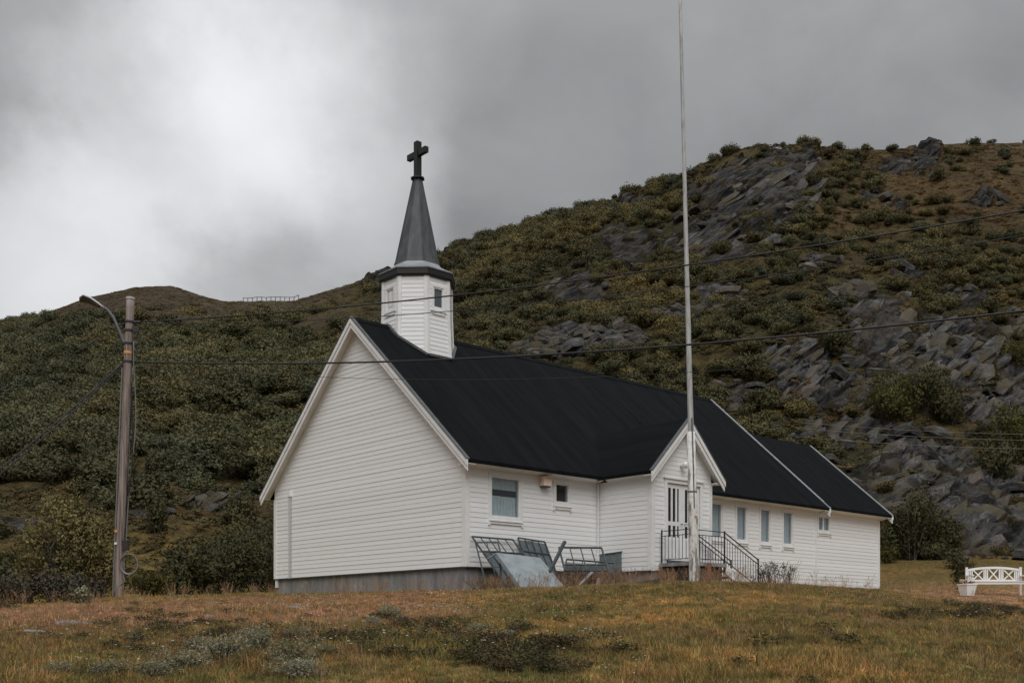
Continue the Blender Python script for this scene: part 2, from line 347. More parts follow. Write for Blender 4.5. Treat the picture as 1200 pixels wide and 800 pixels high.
def meadowmat():
    m, nt, b = newmat('meadow_soil_and_moss'); v = geopos(nt); t = nt.attr('tint')
    n = nt.noise(v, 5.5, 6, .65); n2 = nt.noise(v, 28, 4, .6)
    c = nt.mix(nt.ramp(n, .3, .7), (.55, .5, .42), (1.0, .95, .85)); c = nt.mix(1., c, t.outputs['Color'], 'MULTIPLY')
    c = nt.mix(nt.math('MULTIPLY', nt.ramp(n2, .4, .75), .5), c, (.4, .38, .34), 'MULTIPLY')
    put_col(nt, b, c); b.inputs['Roughness'].default_value = .95; b.inputs['Specular IOR Level'].default_value = .1
    bp = nt.new('ShaderNodeBump'); bp.inputs['Strength'].default_value = .8; bp.inputs['Distance'].default_value = .04
    nt.l.new(nt.math('ADD', n, n2), bp.inputs['Height']); nt.l.new(bp.outputs[0], b.inputs['Normal']); return m
def hillmat():
    m, nt, b = newmat('heath_hillside'); v = geopos(nt)
    rock = nt.attr('rock').outputs['Fac']; tint = nt.attr('tint').outputs['Color']; scr = nt.attr('scree').outputs['Fac']
    n = nt.noise(v, .35, 8, .65); n2 = nt.noise(v, 1.8, 6, .65); n3 = nt.noise(v, .09, 4, .6)
    c = nt.mix(nt.ramp(n, .32, .68), (.62, .6, .6), (1.25, 1.12, .95)); c = nt.mix(1., c, tint, 'MULTIPLY')
    c = nt.mix(nt.math('MULTIPLY', nt.ramp(n2, .44, .62), .75), c, (.35, .38, .36), 'MULTIPLY')
    c = nt.mix(nt.math('MULTIPLY', nt.ramp(nt.noise(v, 5.5, 5, .7), .42, .64), .7), c, (.4, .4, .38), 'MULTIPLY')
    # bedded rock: streaks along the tilted layers
    wv = nt.new('ShaderNodeVectorMath', operation='ADD'); nt.l.new(v, wv.inputs[0])
    wn = nt.new('ShaderNodeTexNoise'); nt.l.new(v, wn.inputs['Vector']); wn.inputs['Scale'].default_value = .12; wn.inputs['Detail'].default_value = 3
    ws = nt.new('ShaderNodeVectorMath', operation='SCALE'); nt.l.new(wn.outputs['Color'], ws.inputs[0]); ws.inputs['Scale'].default_value = 1.8; nt.l.new(ws.outputs[0], wv.inputs[1])
    rot = nt.new('ShaderNodeMapping'); nt.l.new(wv.outputs[0], rot.inputs[0]); rot.inputs['Rotation'].default_value = (0, math.radians(40), 0)
    mp = nt.new('ShaderNodeMapping'); nt.l.new(rot.outputs[0], mp.inputs[0]); mp.inputs['Scale'].default_value = (.3, .5, 1.9)
    s = nt.noise(mp.outputs[0], .8, 8, .7); s2 = nt.noise(mp.outputs[0], 2.6, 6, .7)
    rc = nt.mix(nt.ramp(s, .40, .62), (.014, .0135, .0135), (.125, .121, .117))
    rc = nt.mix(nt.math('MULTIPLY', nt.ramp(s2, .35, .6), .6), rc, (.4, .4, .41), 'MULTIPLY')
    rc = nt.mix(nt.math('MULTIPLY', nt.ramp(nt.noise(v, .45, 6, .7), .50, .60), .85), rc, (.062, .048, .022))
    rc = nt.mix(nt.math('MULTIPLY', nt.ramp(n3, .5, .6), .3), rc, (.11, .085, .07))
    rf = nt.ramp(nt.math('ADD', rock, nt.math('MULTIPLY', nt.math('SUBTRACT', n2, .5), .9)), .38, .55)
    c = nt.mix(rf, c, rc)
    sc = nt.mix(nt.ramp(nt.noise(v, 2.4, 6, .7), .4, .62), (.03, .03, .032), (.17, .172, .175))
    c = nt.mix(nt.ramp(nt.math('ADD', scr, nt.math('MULTIPLY', nt.math('SUBTRACT', n2, .5), 1.2)), .4, .6), c, sc)
    put_col(nt, b, c); b.inputs['Roughness'].default_value = .9; b.inputs['Specular IOR Level'].default_value = .15
    bp = nt.new('ShaderNodeBump'); bp.inputs['Strength'].default_value = 1.; bp.inputs['Distance'].default_value = .8
    hgt = nt.math('ADD', nt.math('MULTIPLY', s, nt.math('MULTIPLY', rf, 1.5)), nt.math('MULTIPLY', n2, .6))
    nt.l.new(hgt, bp.inputs['Height']); nt.l.new(bp.outputs[0], b.inputs['Normal']); return m
M['meadow'] = meadowmat(); M['hill'] = hillmat()

# ------------------------------------------------------------------ object helpers
def setp(o, label=None, cat=None, group=None, kind=None):
    if label: o['label'] = label
    if cat: o['category'] = cat
    if group: o['group'] = group
    if kind: o['kind'] = kind
    return o
def empty(name, loc=(0, 0, 0), rz=0, label=None, cat=None, group=None):
    o = bpy.data.objects.new(name, None); col.objects.link(o); o.location = loc; o.rotation_euler = (0, 0, rz)
    return setp(o, label, cat, group)
def link(name, me, parent=None):
    o = bpy.data.objects.new(name, me); col.objects.link(o)
    if parent is not None: o.parent = parent
    return o
class MB:
    def __init__(s): s.v = []; s.f = []
    def add(s, vs, fs):
        b = len(s.v); s.v += [tuple(x) for x in vs]; s.f += [tuple(i+b for i in f) for f in fs]; return s
    def box(s, x0, x1, y0, y1, z0, z1):
        vs = [(x, y, z) for x in (x0, x1) for y in (y0, y1) for z in (z0, z1)]
        return s.add(vs, [(0, 1, 3, 2), (4, 6, 7, 5), (0, 4, 5, 1), (2, 3, 7, 6), (0, 2, 6, 4), (1, 5, 7, 3)])
    def hexa(s, bot, top):                                # two quads -> six-sided solid
        return s.add(list(bot)+list(top), [(3, 2, 1, 0), (4, 5, 6, 7), (0, 1, 5, 4), (1, 2, 6, 5), (2, 3, 7, 6), (3, 0, 4, 7)])
    def prism(s, poly, fn, t0, t1):                       # poly points mapped by fn(u,v,t)
        n = len(poly)
        vs = [fn(u, v, t0) for u, v in poly]+[fn(u, v, t1) for u, v in poly]
        return s.add(vs, [tuple(range(n-1, -1, -1)), tuple(range(n, 2*n))]+[(i, (i+1) % n, n+(i+1) % n, n+i) for i in range(n)])
    def bar(s, p, q, w, h=None, up=(0, 0, 1)):            # square bar between two points
        p = Vector(p); q = Vector(q); d = (q-p).normalized(); u = Vector(up)
        if abs(d.dot(u)) > .95: u = Vector((1, 0, 0))
        a = d.cross(u).normalized(); c = a.cross(d).normalized(); h = h or w
        o = [a*(i*w/2)+c*(j*h/2) for i, j in ((-1, -1), (1, -1), (1, 1), (-1, 1))]
        return s.hexa([p+k for k in o], [q+k for k in o])
    def tube(s, path, r, n=8, cap=True):
        path = [Vector(p) for p in path]; rr = r if isinstance(r, (list, tuple)) else [r]*len(path)
        vs = []; fs = []; ref = None
        for i, p in enumerate(path):
            d = (path[min(i+1, len(path)-1)]-path[max(i-1, 0)]).normalized()
            if ref is None:
                ref = Vector((0, 0, 1)) if abs(d.z) < .9 else Vector((1, 0, 0))
            a = (ref-d*ref.dot(d)).normalized(); b = d.cross(a); ref = a
            vs += [p+(a*math.cos(2*math.pi*k/n)+b*math.sin(2*math.pi*k/n))*rr[i] for k in range(n)]
        for i in range(len(path)-1):
            for k in range(n): fs.append((i*n+k, i*n+(k+1) % n, (i+1)*n+(k+1) % n, (i+1)*n+k))
        if cap: fs += [tuple(range(n-1, -1, -1)), tuple(range((len(path)-1)*n, len(path)*n))]
        return s.add(vs, fs)
    def ball(s, c, r, n=10, sz=1.):
        vs = []; fs = []; m = n//2
        for i in range(1, m):
            for k in range(n):
                t = math.pi*i/m; vs.append((c[0]+r*math.sin(t)*math.cos(2*math.pi*k/n), c[1]+r*math.sin(t)*math.sin(2*math.pi*k/n), c[2]+r*sz*math.cos(t)))
        top = len(vs); vs.append((c[0], c[1], c[2]+r*sz)); vs.append((c[0], c[1], c[2]-r*sz))
        for i in range(m-2):
            for k in range(n): fs.append((i*n+k, (i+1)*n+k, (i+1)*n+(k+1) % n, i*n+(k+1) % n))
        for k in range(n): fs.append((top, k, (k+1) % n)); fs.append((top+1, (m-2)*n+(k+1) % n, (m-2)*n+k))
        return s.add(vs, fs)
    def mesh(s, name, mat, smooth=False):
        me = bpy.data.meshes.new(name); me.from_pydata(s.v, [], s.f)
        bm = bmesh.new(); bm.from_mesh(me); bmesh.ops.recalc_face_normals(bm, faces=bm.faces); bm.to_mesh(me); bm.free()
        if smooth:
            for p in me.polygons: p.use_smooth = True
        me.materials.append(mat); return me
    def obj(s, name, mat, parent=None, smooth=False): return link(name, s.mesh(name, mat, smooth), parent)

def fastmesh(name, V, Fq, mat, attrs=None, smooth=False):
    """numpy arrays of vertices and equal-sided faces -> mesh"""
    me = bpy.data.meshes.new(name); V = np.asarray(V, np.float32); Fq = np.asarray(Fq, np.int32); k = Fq.shape[1]
    me.vertices.add(len(V)); me.vertices.foreach_set('co', V.ravel())
    me.loops.add(Fq.size); me.loops.foreach_set('vertex_index', Fq.ravel())
    me.polygons.add(len(Fq)); me.polygons.foreach_set('loop_start', np.arange(0, Fq.size, k, dtype=np.int32))
    if smooth: me.polygons.foreach_set('use_smooth', np.ones(len(Fq), bool))
    for nm, (typ, dat) in (attrs or {}).items():
        a = me.attributes.new(nm, typ, 'POINT'); a.data.foreach_set('color' if typ == 'FLOAT_COLOR' else 'value', np.asarray(dat, np.float32).ravel())
    me.update(calc_edges=True); me.materials.append(mat); return me

def scatter(name, P, rot, scl, idx, tint, sources, label, cat, kind='stuff'):
    """one object: geometry nodes put source meshes on given points"""
    me = bpy.data.meshes.new(name); n = len(P)
    me.vertices.add(n); me.vertices.foreach_set('co', np.asarray(P, np.float32).ravel())
    for nm, typ, key, dat in (('rot', 'FLOAT_VECTOR', 'vector', rot), ('scl', 'FLOAT_VECTOR', 'vector', scl), ('tint', 'FLOAT_COLOR', 'color', tint)):
        a = me.attributes.new(nm, typ, 'POINT'); a.data.foreach_set(key, np.asarray(dat, np.float32).ravel())
    a = me.attributes.new('idx', 'INT', 'POINT'); a.data.foreach_set('value', np.asarray(idx, np.int32))
    o = link(name, me); setp(o, label, cat, None, kind)
    c = bpy.data.collections.new(name+'_sources')
    for i, s in enumerate(sources): c.objects.link(bpy.data.objects.new('%s_source_%02d' % (name, i), s))
    g = bpy.data.node_groups.new(name+'_nodes', 'GeometryNodeTree')
    g.interface.new_socket('Geometry', in_out='INPUT', socket_type='NodeSocketGeometry'); g.interface.new_socket('Geometry', in_out='OUTPUT', socket_type='NodeSocketGeometry')
    gi = g.nodes.new('NodeGroupInput'); go = g.nodes.new('NodeGroupOutput'); ip = g.nodes.new('GeometryNodeInstanceOnPoints'); ci = g.nodes.new('GeometryNodeCollectionInfo')
    ci.inputs['Collection'].default_value = c; ci.inputs['Separate Children'].default_value = True; ci.inputs['Reset Children'].default_value = True
    ip.inputs['Pick Instance'].default_value = True
    def na(nm, typ):
        q = g.nodes.new('GeometryNodeInputNamedAttribute'); q.data_type = typ; q.inputs['Name'].default_value = nm; return [x for x in q.outputs if x.enabled and x.name == 'Attribute'][0]
    L = g.links.new
    L(gi.outputs[0], ip.inputs['Points']); L(ci.outputs[0], ip.inputs['Instance']); L(na('idx', 'INT'), ip.inputs['Instance Index'])
    e2r = g.nodes.new('FunctionNodeEulerToRotation'); L(na('rot', 'FLOAT_VECTOR'), e2r.inputs[0]); L(e2r.outputs[0], ip.inputs['Rotation'])
    L(na('scl', 'FLOAT_VECTOR'), ip.inputs['Scale']); L(ip.outputs[0], go.inputs[0])
    md = o.modifiers.new('scatter', 'NODES'); md.node_group = g
    return o

def leaf_cloud(n, lobes, size, mat, name='leaves', flat=.0, aspect=2., seed=1, jitter=.45, soft=False):
    """n leaf-sized faces spread through a few uneven lobes (centre, radii)"""
    g = np.random.default_rng(seed); w = np.array([l[1][0]*l[1][1]*l[1][2] for l in lobes])**.7; w = w/w.sum()
    li = g.choice(len(lobes), n, p=w)
    d = g.normal(size=(n, 3)); d /= np.linalg.norm(d, axis=1)[:, None]
    # twigs: leaves gather round a limited number of directions, so that gaps stay open
    k = max(8, n//14); tw = g.normal(size=(k, 3)); tw /= np.linalg.norm(tw, axis=1)[:, None]; twr = g.uniform(.35, 1.05, k)**.6
    ti = g.integers(0, k, n); d = tw[ti]+d*.22; r = twr[ti]*g.uniform(.82, 1.08, n)
    C = np.array([l[0] for l in lobes])[li]; Rr = np.array([l[1] for l in lobes])[li]
    p = C+d*Rr*r[:, None]; k = p[:, 2] > .0; p = p[k]; ow = (d/np.linalg.norm(d, axis=1)[:, None])[k]+np.array([0, 0, .35]); n = len(p)
    ax = g.normal(size=(n, 3)); ax[:, 2] *= (1-flat); ax /= np.linalg.norm(ax, axis=1)[:, None]
    b = g.normal(size=(n, 3)); b -= ax*(ax*b).sum(1)[:, None]; b /= np.linalg.norm(b, axis=1)[:, None]
    if soft: b *= np.where((np.cross(ax, b)*ow).sum(1) > 0, -1., 1.)[:, None]
    s = size*g.uniform(1-jitter, 1+jitter, n)[:, None]
    V = np.stack([p-ax*s, p+b*s/aspect, p+ax*s, p-b*s/aspect], 1).reshape(-1, 3)
    me = fastmesh(name, V, np.arange(4*n).reshape(-1, 4), mat)
    if soft:                                                # leaves shade as part of the crown's rounded surface
        me.polygons.foreach_set('use_smooth', np.ones(n, bool)); nn = ow+g.normal(size=(n, 3))*.14; nn /= np.linalg.norm(nn, axis=1)[:, None]
        me.normals_split_custom_set_from_vertices(np.repeat(nn, 4, axis=0))
    return me
def lobes(n, rad, h, seed):
    g = np.random.default_rng(seed); out = []
    for i in range(n):
        a = g.uniform(0, 6.28); q = g.uniform(0, .62); z = g.uniform(.28, .78)*h; s = g.uniform(.35, .6)
        out.append(((math.cos(a)*q*rad, math.sin(a)*q*rad, z), (rad*s, rad*s, min(h-z, z)*g.uniform(.85, 1.15)+.12*h)))
    return out

# ------------------------------------------------------------------ ground and hillside
def tint_meadow(X, Y):
    px = 600+F*X/np.maximum(Y, 2); n1 = fbm(X/2.6, Y/2.6, 4, 41); n2 = fbm(X/.9, Y/.9, 3, 47); n3 = fbm(X/6, Y/9, 3, 53)
    olive = np.array([.19, .15, .06]); ochre = np.array([.33, .212, .088]); rose = np.array([.36, .215, .145]); green = np.array([.12, .12, .05]); brown = np.array([.21, .13, .07])
    c = olive+(ochre-olive)*sstep(-.1, .45, n1)[..., None]
    c = c+(green-c)*(sstep(.0, .35, n2+.35*n3)*.75)[..., None]
    c = c+(brown-c)*(sstep(.05, .5, -n1+.3*n2)*.6)[..., None]
    band = sstep(620, 470, px)*sstep(13.5, 17, Y)*sstep(31, 28, Y)
    band = np.maximum(band, .9*sstep(1030, 1100, px)*sstep(26, 30, Y)*sstep(47, 38, Y)); band = np.maximum(band, .5*sstep(24, 27, Y)*sstep(33, 29, Y)*sstep(900, 700, px))
    c = c+(rose-c)*(np.clip(band*(.75+.7*n2), 0, .95))[..., None]
    lawn = sstep(1000, 1040, px)*sstep(44, 50, Y)
    c = c+(np.array([.115, .088, .034])+.5*(ochre-olive)*np.clip(n1, 0, 1)[..., None]-c)*(lawn*.9)[..., None]
    gl = sstep(560, 420, px)*sstep(28.5, 31, Y)
    c = c+(np.array([.22, .175, .05])-c)*(gl*.8)[..., None]
    return np.clip(c*1.28, .015, .55)
def build_ground():
    nc = 660; us = np.tan(np.linspace(-.92, .92, nc)*.9)*.72
    near = np.concatenate([np.linspace(3, 8, 10)[:-1], np.linspace(8, 36, 170)])
    tt = np.concatenate([np.linspace(0, 1, 470)[1:], 1+np.array([.02, .06, .15, .3, .6])])
    px = 600+F*us; B, D, E = hcol(px)
    rowsY = [np.full(nc, y) for y in near]
    for s in np.linspace(0, 1, 46)[1:]: rowsY.append(36+(B-36)*s)
    kseam = len(rowsY)-1
    for t in tt: rowsY.append(B+(D-B)*t)
    Y = np.array(rowsY); X = Y*us[None, :]
    Z = hz(X, Y)
    PX = np.broadcast_to(px, Y.shape); PY = YH-F*Z/Y
    wob = fbm(X/9, Y/9, 4, 61)
    hillm = np.zeros(Y.shape, bool); hillm[kseam+1:] = True
    rk = np.clip(blob(ROCKS, PX, PY, wob), 0, 1)*hillm
    edge = sstep(0, .5, rk)
    # tilted beds: step the surface out along the slope, bed by bed
    N = np.array([-.55, -.25, .8]); N /= np.linalg.norm(N)
    dz = np.zeros_like(Z)
    for th, amp in ((1.9, 1.5), (.8, .8)):
        s = (X*N[0]+Y*N[1]+Z*N[2])/th+fbm(X/7, Y/7, 3, 71)*1.2
        fl = np.floor(s); dz += amp*(_h(fl, fl*0+np.floor((X+.8*Y)/9), 77)-.42)*edge
    q = (X*.8+Z*.6)/3.1+fbm(X/5, Z/5, 2, 79); dz += .9*(_h(np.floor(q), np.floor(Y/7), 83)-.5)*edge
    dz *= np.interp(Y, [45, 70, 140], [.3, .55, 1.])
    Z = Z+dz*.8; Yd = Y-dz*.6
    # heath colours
    n1 = fbm(X/18, Y/18, 4, 91); n2 = fbm(X/5, Y/5, 3, 97)
    dark = np.array([.05, .05, .024]); must = np.array([.10, .08, .032]); brn = np.array([.115, .08, .038]); rust = np.array([.12, .062, .028])
    c = dark+(must-dark)*sstep(-.35, .4, n1+.4*n2)[..., None]
    up = sstep(900, 1040, PX+60*n1)*sstep(330, 230, PY+40*n2)
    c = c+(brn-c)*(up*.85)[..., None]
    fl = sstep(430, 340, PX)*sstep(430, 375, PY+20*n2); c = c+(np.array([.085, .068, .044])*(1+.35*n2[..., None])-c)*(fl*.9)[..., None]
    lw = sstep(440, 400, PX)*sstep(555, 590, PY+12*n2); c = c+(np.array([.10, .062, .024])*(1+.3*n2[..., None])-c)*(lw*.8)[..., None]
    rr = sstep(.15, .5, n2-.2*n1)*sstep(820, 950, PX)*sstep(330, 400, PY); c = c+(rust-c)*(rr*.65)[..., None]
    scr = np.clip(blob(SCREE, PX, PY, wob), 0, 1)*hillm
    tm = tint_meadow(X[:kseam+12], Y[:kseam+12])
    tint = np.ones(Y.shape+(4,)); tint[..., :3] = c; tint[:kseam+12, :, :3] = tm
    w = sstep(0, 40, np.arange(len(Y))-kseam)[:, None, None]
    blend = tint.copy(); blend[..., :3] = c; full = tint_meadow(X[kseam:kseam+45], Y[kseam:kseam+45])
    tint[kseam:kseam+45, :, :3] = full*(1-w[kseam:kseam+45])+c[kseam:kseam+45]*w[kseam:kseam+45]
    def grid(r0, r1, name, mat, lab, cat):
        rr_ = r1-r0; idx = np.arange(rr_*nc).reshape(rr_, nc)
        Fq = np.stack([idx[:-1, :-1], idx[:-1, 1:], idx[1:, 1:], idx[1:, :-1]], -1).reshape(-1, 4)
        V = np.stack([X[r0:r1], Yd[r0:r1], Z[r0:r1]], -1).reshape(-1, 3)
        me = fastmesh(name, V, Fq, mat, {'tint': ('FLOAT_COLOR', tint[r0:r1].reshape(-1, 4)), 'rock': ('FLOAT', rk[r0:r1].ravel()), 'scree': ('FLOAT', scr[r0:r1].ravel())}, name == 'meadow')
        setp(link(name, me), lab, cat, None, 'structure')
    grid(0, kseam+1, 'ground', M['meadow'], 'ochre and green meadow rising to the church', 'meadow')
    grid(kseam, len(Y), 'hillside', M['hill'], 'steep heath and rock hillside behind the church', 'hill')
    # the land goes on around and behind
    xs = np.linspace(-900, 900, 61); ys = np.linspace(-900, 700, 61); XX, YY = np.meshgrid(xs, ys)
    ZZ = -3.2-.002*np.abs(XX)+fbm(XX/60, YY/60, 2, 3)*.5
    idx = np.arange(61*61).reshape(61, 61); Fq = np.stack([idx[:-1, :-1], idx[:-1, 1:], idx[1:, 1:], idx[1:, :-1]], -1).reshape(-1, 4)
    tn = np.ones((61*61, 4)); tn[:, :3] = (.12, .09, .035)
    setp(link('terrain', fastmesh('terrain', np.stack([XX, YY, ZZ], -1).reshape(-1, 3), Fq, M['meadow'], {'tint': ('FLOAT_COLOR', tn)})), 'wide moorland stretching away around the meadow', 'terrain', None, 'structure')
build_ground()

# ------------------------------------------------------------------ the church
CX, CY, CZ, CR = -1.2523, 28.9134, 1.652, math.atan2(.66891, .74334)
church = empty('church', (CX, CY, CZ), CR, 'white clapboard church with black roof, small belfry and dark spire', 'church')
def ch(a, b, z):                                            # church coordinates -> world
    return Vector((CX+a*math.cos(CR)-b*math.sin(CR), CY+a*math.sin(CR)+b*math.cos(CR), CZ+z))
EXP = .135
class Wall:
    """a wall plane: s runs along it, n outwards, z up"""
    def __init__(w, name, o, sd, nd, lo, hi, z0, z1, holes=(), parent=None, slope=None, grow=True):
        w.o = Vector(o); w.sd = Vector(sd); w.nd = Vector(nd); w.holes = list(holes); w.lo = lo; w.hi = hi; w.slope = slope
        m = MB()
        for (a, b, c, d) in w.rects(z0, z1): m.add(*w.slab(a, b, c, d, -.15, 0))
        w.part = m.obj(name, M['wall_core'], parent)
        z = z0; i = 0
        while z < z1-.02:
            zt = min(z+EXP, z1); off = R(-.002, .0025)
            for (za, zb, sa, sb) in w.rects(z, zt, True):
                fa = (zt-za)/EXP; fb = (zt-zb)/EXP
                na = .010+.010*fa+off; nb = .010+.010*fb+off
                la, ha = w.lim(za); lb, hb = w.lim(zb)
                sa0, sa1 = (max(sa, la), max(sa, lb)); sb0, sb1 = (min(sb, ha), min(sb, hb))
                if sb0-sa0 < .02 and sb1-sa1 < .02: continue
                P = w.pt; mb = MB()
                mb.hexa([P(sa0, .001, za), P(sb0, .001, za), P(sb0, na, za), P(sa0, na, za)], [P(sa1, .001, zb), P(max(sb1, sa1+.001), .001, zb), P(max(sb1, sa1+.001), nb, zb), P(sa1, nb, zb)]); mb.obj('board', M['white'], w.part)
            z += EXP; i += 1
    def pt(w, s, n, z): return w.o+w.sd*s+w.nd*n+Vector((0, 0, z))
    def lim(w, z):
        if w.slope:
            c, zr, k = w.slope; h = max(0.01, (zr-z)/k); return max(w.lo, c-h), min(w.hi, c+h)
        return w.lo, w.hi
    def slab(w, za, zb, sa, sb, n0, n1):
        P = w.pt; la, ha = w.lim(za); lb, hb = w.lim(zb)
        b0, b1 = max(sa, la), min(sb, ha); t0, t1 = max(sa, lb), min(sb, hb)
        m = MB().hexa([P(b0, n0, za), P(b1, n0, za), P(b1, n1, za), P(b0, n1, za)], [P(t0, n0, zb), P(t1, n0, zb), P(t1, n1, zb), P(t0, n1, zb)])
        return m.v, m.f
    def rects(w, z0, z1, row=False):
        zs = sorted({z0, z1, *[z for h in w.holes for z in h[2:4] if z0 < z < z1], *( [2.7] if w.slope and z0 < 2.7 < z1 and not row else [])})
        out = []
        for za, zb in zip(zs, zs[1:]):
            segs = [(w.lo, w.hi)]
            for (ha, hb, hc, hd) in w.holes:
                if hc < (za+zb)/2 < hd:
                    segs = [q for (p0, p1) in segs for q in ((p0, min(p1, ha)), (max(p0, hb), p1)) if q[1]-q[0] > .01]
            out += [(za, zb, a, b) for a, b in segs]
        return out
    def boxm(w, m, s0, s1, n0, n1, z0, z1):
        P = w.pt; return m.hexa([P(s0, n0, z0), P(s1, n0, z0), P(s1, n1, z0), P(s0, n1, z0)], [P(s0, n0, z1), P(s1, n0, z1), P(s1, n1, z1), P(s0, n1, z1)])
    def window(w, h, parent, curtain=None, case=.085, sill=True, mull=()):
        s0, s1, z0, z1 = h; B = w.boxm; cs = case
        cas = MB(); B(cas, s0-cs, s0, .004, .042, z0-cs, z1+cs); B(cas, s1, s1+cs, .004, .042, z0-cs, z1+cs); B(cas, s0, s1, .004, .042, z1, z1+cs); B(cas, s0, s1, .004, .042, z0-cs, z0)
        win = cas.obj('window', M['trim'], parent)
        fr = MB(); t = .045
        B(fr, s0+.002, s0+t, -.07, .022, z0+.002, z1-.002); B(fr, s1-t, s1-.002, -.07, .022, z0+.002, z1-.002); B(fr, s0+t, s1-t, -.07, .022, z1-t, z1-.002); B(fr, s0+t, s1-t, -.07, .022, z0+.002, z0+t)
        for q in mull: B(fr, q-.035, q+.035, -.07, .024, z0+t, z1-t)
        fr.obj('frame', M['trim'], win)
        edges = [s0+t]+[x for q in mull for x in (q-.035, q+.035)]+[s1-t]
        for a, b in zip(edges[::2], edges[1::2]):
            g = MB(); B(g, a, b, -.022, -.014, z0+t, z1-t); g.obj('pane', M['glass'], win)
        if sill:
            sl = MB(); B(sl, s0-cs-.01, s1+cs+.01, .0, .075, z0-cs-.035, z0-cs-.003); B(sl, s0-cs-.012, s0-cs+.045, .002, .062, z0-cs-.15, z0-cs-.038); B(sl, s1+cs-.045, s1+cs+.012, .002, .062, z0-cs-.15, z0-cs-.038)
            B(sl, s0-cs+.05, s1+cs-.05, .002, .05, z0-cs-.105, z0-cs-.038); sl.obj('sill', M['trim'], win)
        for (c0, c1) in (curtain or ()):
            vs = []; fs = []; n = 60
            for i in range(n+1):
                s = s0-.02+(s1-s0+.04)*i/n; d = -.13+.018*math.sin(i*1.05)+.008*math.sin(i*2.3+1)
                vs += [w.pt(s, d, z0+(z1-z0)*c0), w.pt(s, d, z0+(z1-z0)*c1)]
                if i: fs.append((2*i-2, 2*i, 2*i+1, 2*i-1))
            MB().add(vs, fs).obj('curtain', M['curtain'], win, True)
        return win

W_, K = 10.2, .89
MID = W_/2
# holes: along, along, bottom, top
W1 = (.88, 1.97, 1.40, 2.53); W2 = (3.36, 3.92, 1.98, 2.55)
TALL = [(10.70+1.405*i, 10.70+1.405*i+.59, 1.36, 2.56) for i in range(4)]
CW = (17.22, 18.02, 2.0, 2.56)
PA0, PA1, PB = 5.2, 7.95, -2.1; PMID = (PA0+PA1)/2
DOOR = (5.86, 7.4, .32, 2.58)
gable = Wall('gable_wall', (0, 0, 0), (0, 1, 0), (-1, 0, 0), 0, W_, 0, 7.5, (), church, (MID, 7.60, K))
side1 = Wall('side_wall', (0, 0, 0), (1, 0, 0), (0, -1, 0), 0, PA0, 0, 2.7, (W1, W2), church)
side2 = Wall('side_wall', (0, 0, 0), (1, 0, 0), (0, -1, 0), PA1, 17.05, -.27, 2.7, TALL, church)
chan = Wall('chancel_wall', (0, 0, 0), (1, 0, 0), (0, -1, 0), 17.05, 21.7, -.27, 2.7, (CW,), church)
pside = Wall('porch_side_wall', (PA0, 0, 0), (0, 1, 0), (-1, 0, 0), PB, 0, 0, 2.7, (), church)
pfront = Wall('porch_front_wall', (0, PB, 0), (1, 0, 0), (0, -1, 0), PA0, PA1, 0, 4.3, (DOOR,), church, (PMID, 4.37, 1.0))
side1.window(W1, church, curtain=((.0, .54), (.70, 1.)))
side1.window(W2, church, curtain=())
for h in TALL: side2.window(h, church, curtain=((0, 1.),), case=.07)
chan.window(CW, church, curtain=((.0, 1.),), case=.07, mull=(17.58,))
# plain far sides so that the building is closed
m = MB(); m.box(.0, 17.05, W_-.15, W_-.001, -.3, 2.7); m.box(PA1-.15, PA1-.001, PB+.02, -.02, -.3, 2.7); m.box(17.06, 21.7, 6.55, 6.7, -.3, 2.7)
pl = lambda x: (lambda u, v, t: (x+t, u, v))
m.prism([(0.16, -.3), (W_-.16, -.3), (W_-.16, 2.7), (MID, 7.5), (0.16, 2.7)], pl(16.9), 0, .14)
m.prism([(.01, -.3), (6.69, -.3), (6.69, 2.7), (3.35, 5.95), (.01, 2.7)], pl(21.56), 0, .135)
m.obj('rear_wall', M['white'], church)
# near-black sheets stand in for the unlit interior behind windows and door
MB().box(.2, 16.8, .75, .78, -.2, 2.65).obj('unlit_backing', M['dark'], church)
MB().box(17.1, 21.5, .75, .78, -.2, 2.65).obj('unlit_backing', M['dark'], church)
MB().box(5.4, 7.8, -.9, -.87, -.2, 2.65).obj('unlit_backing', M['dark'], church)
# foundation
m = MB(); m.box(.05, 17, .05, W_-.05, -1.0, -.004); m.box(PA0+.05, PA1-.05, PB+.05, .1, -1.0, -.004)
m.obj('foundation', M['concrete'], church)
MB().box(8.0, 21.6, .06, 6.6, -1.1, -.274).obj('foundation', M['concrete'], church)
# base flashing boards
m = MB(); m.box(-.045, -.0, -.02, W_+.02, -.03, -.006); m.box(-.02, PA0-.03, -.045, 0, -.03, -.006); m.box(PA0-.045, PA0, PB-.02, -.05, -.03, -.006)
m.obj('base_strip', M['dark_metal'], church)
# corner boards
def corner(a, b, z0, z1, sa, sb, t=.035, wd=.12):
    m = MB(); m.box(min(a+sa*.0, a-sa*t), max(a, a-sa*t), min(b-sb*t, b+sb*wd), max(b-sb*t, b+sb*wd), z0, z1)
    m.box(min(a, a+sa*wd), max(a, a+sa*wd), min(b, b-sb*t), max(b, b-sb*t), z0, z1); m.obj('corner_board', M['trim'], church)
corner(0, 0, -.02, 2.68, 1, 1); corner(0, W_, -.02, 2.68, 1, -1); corner(PA0, PB, -.02, 2.66, 1, 1); corner(PA1, PB, -.3, 2.66, -1, 1); corner(21.7, 0, -.3, 2.68, -1, 1)
m = MB(); m.box(16.99, 17.1, -.04, -.003, -.28, 2.68); m.obj('corner_board', M['trim'], church)
m = MB(); m.box(PA0-.10, PA0-.035, -.075, -.032, -.02, 2.68); m.obj('corner_board', M['trim'], church)

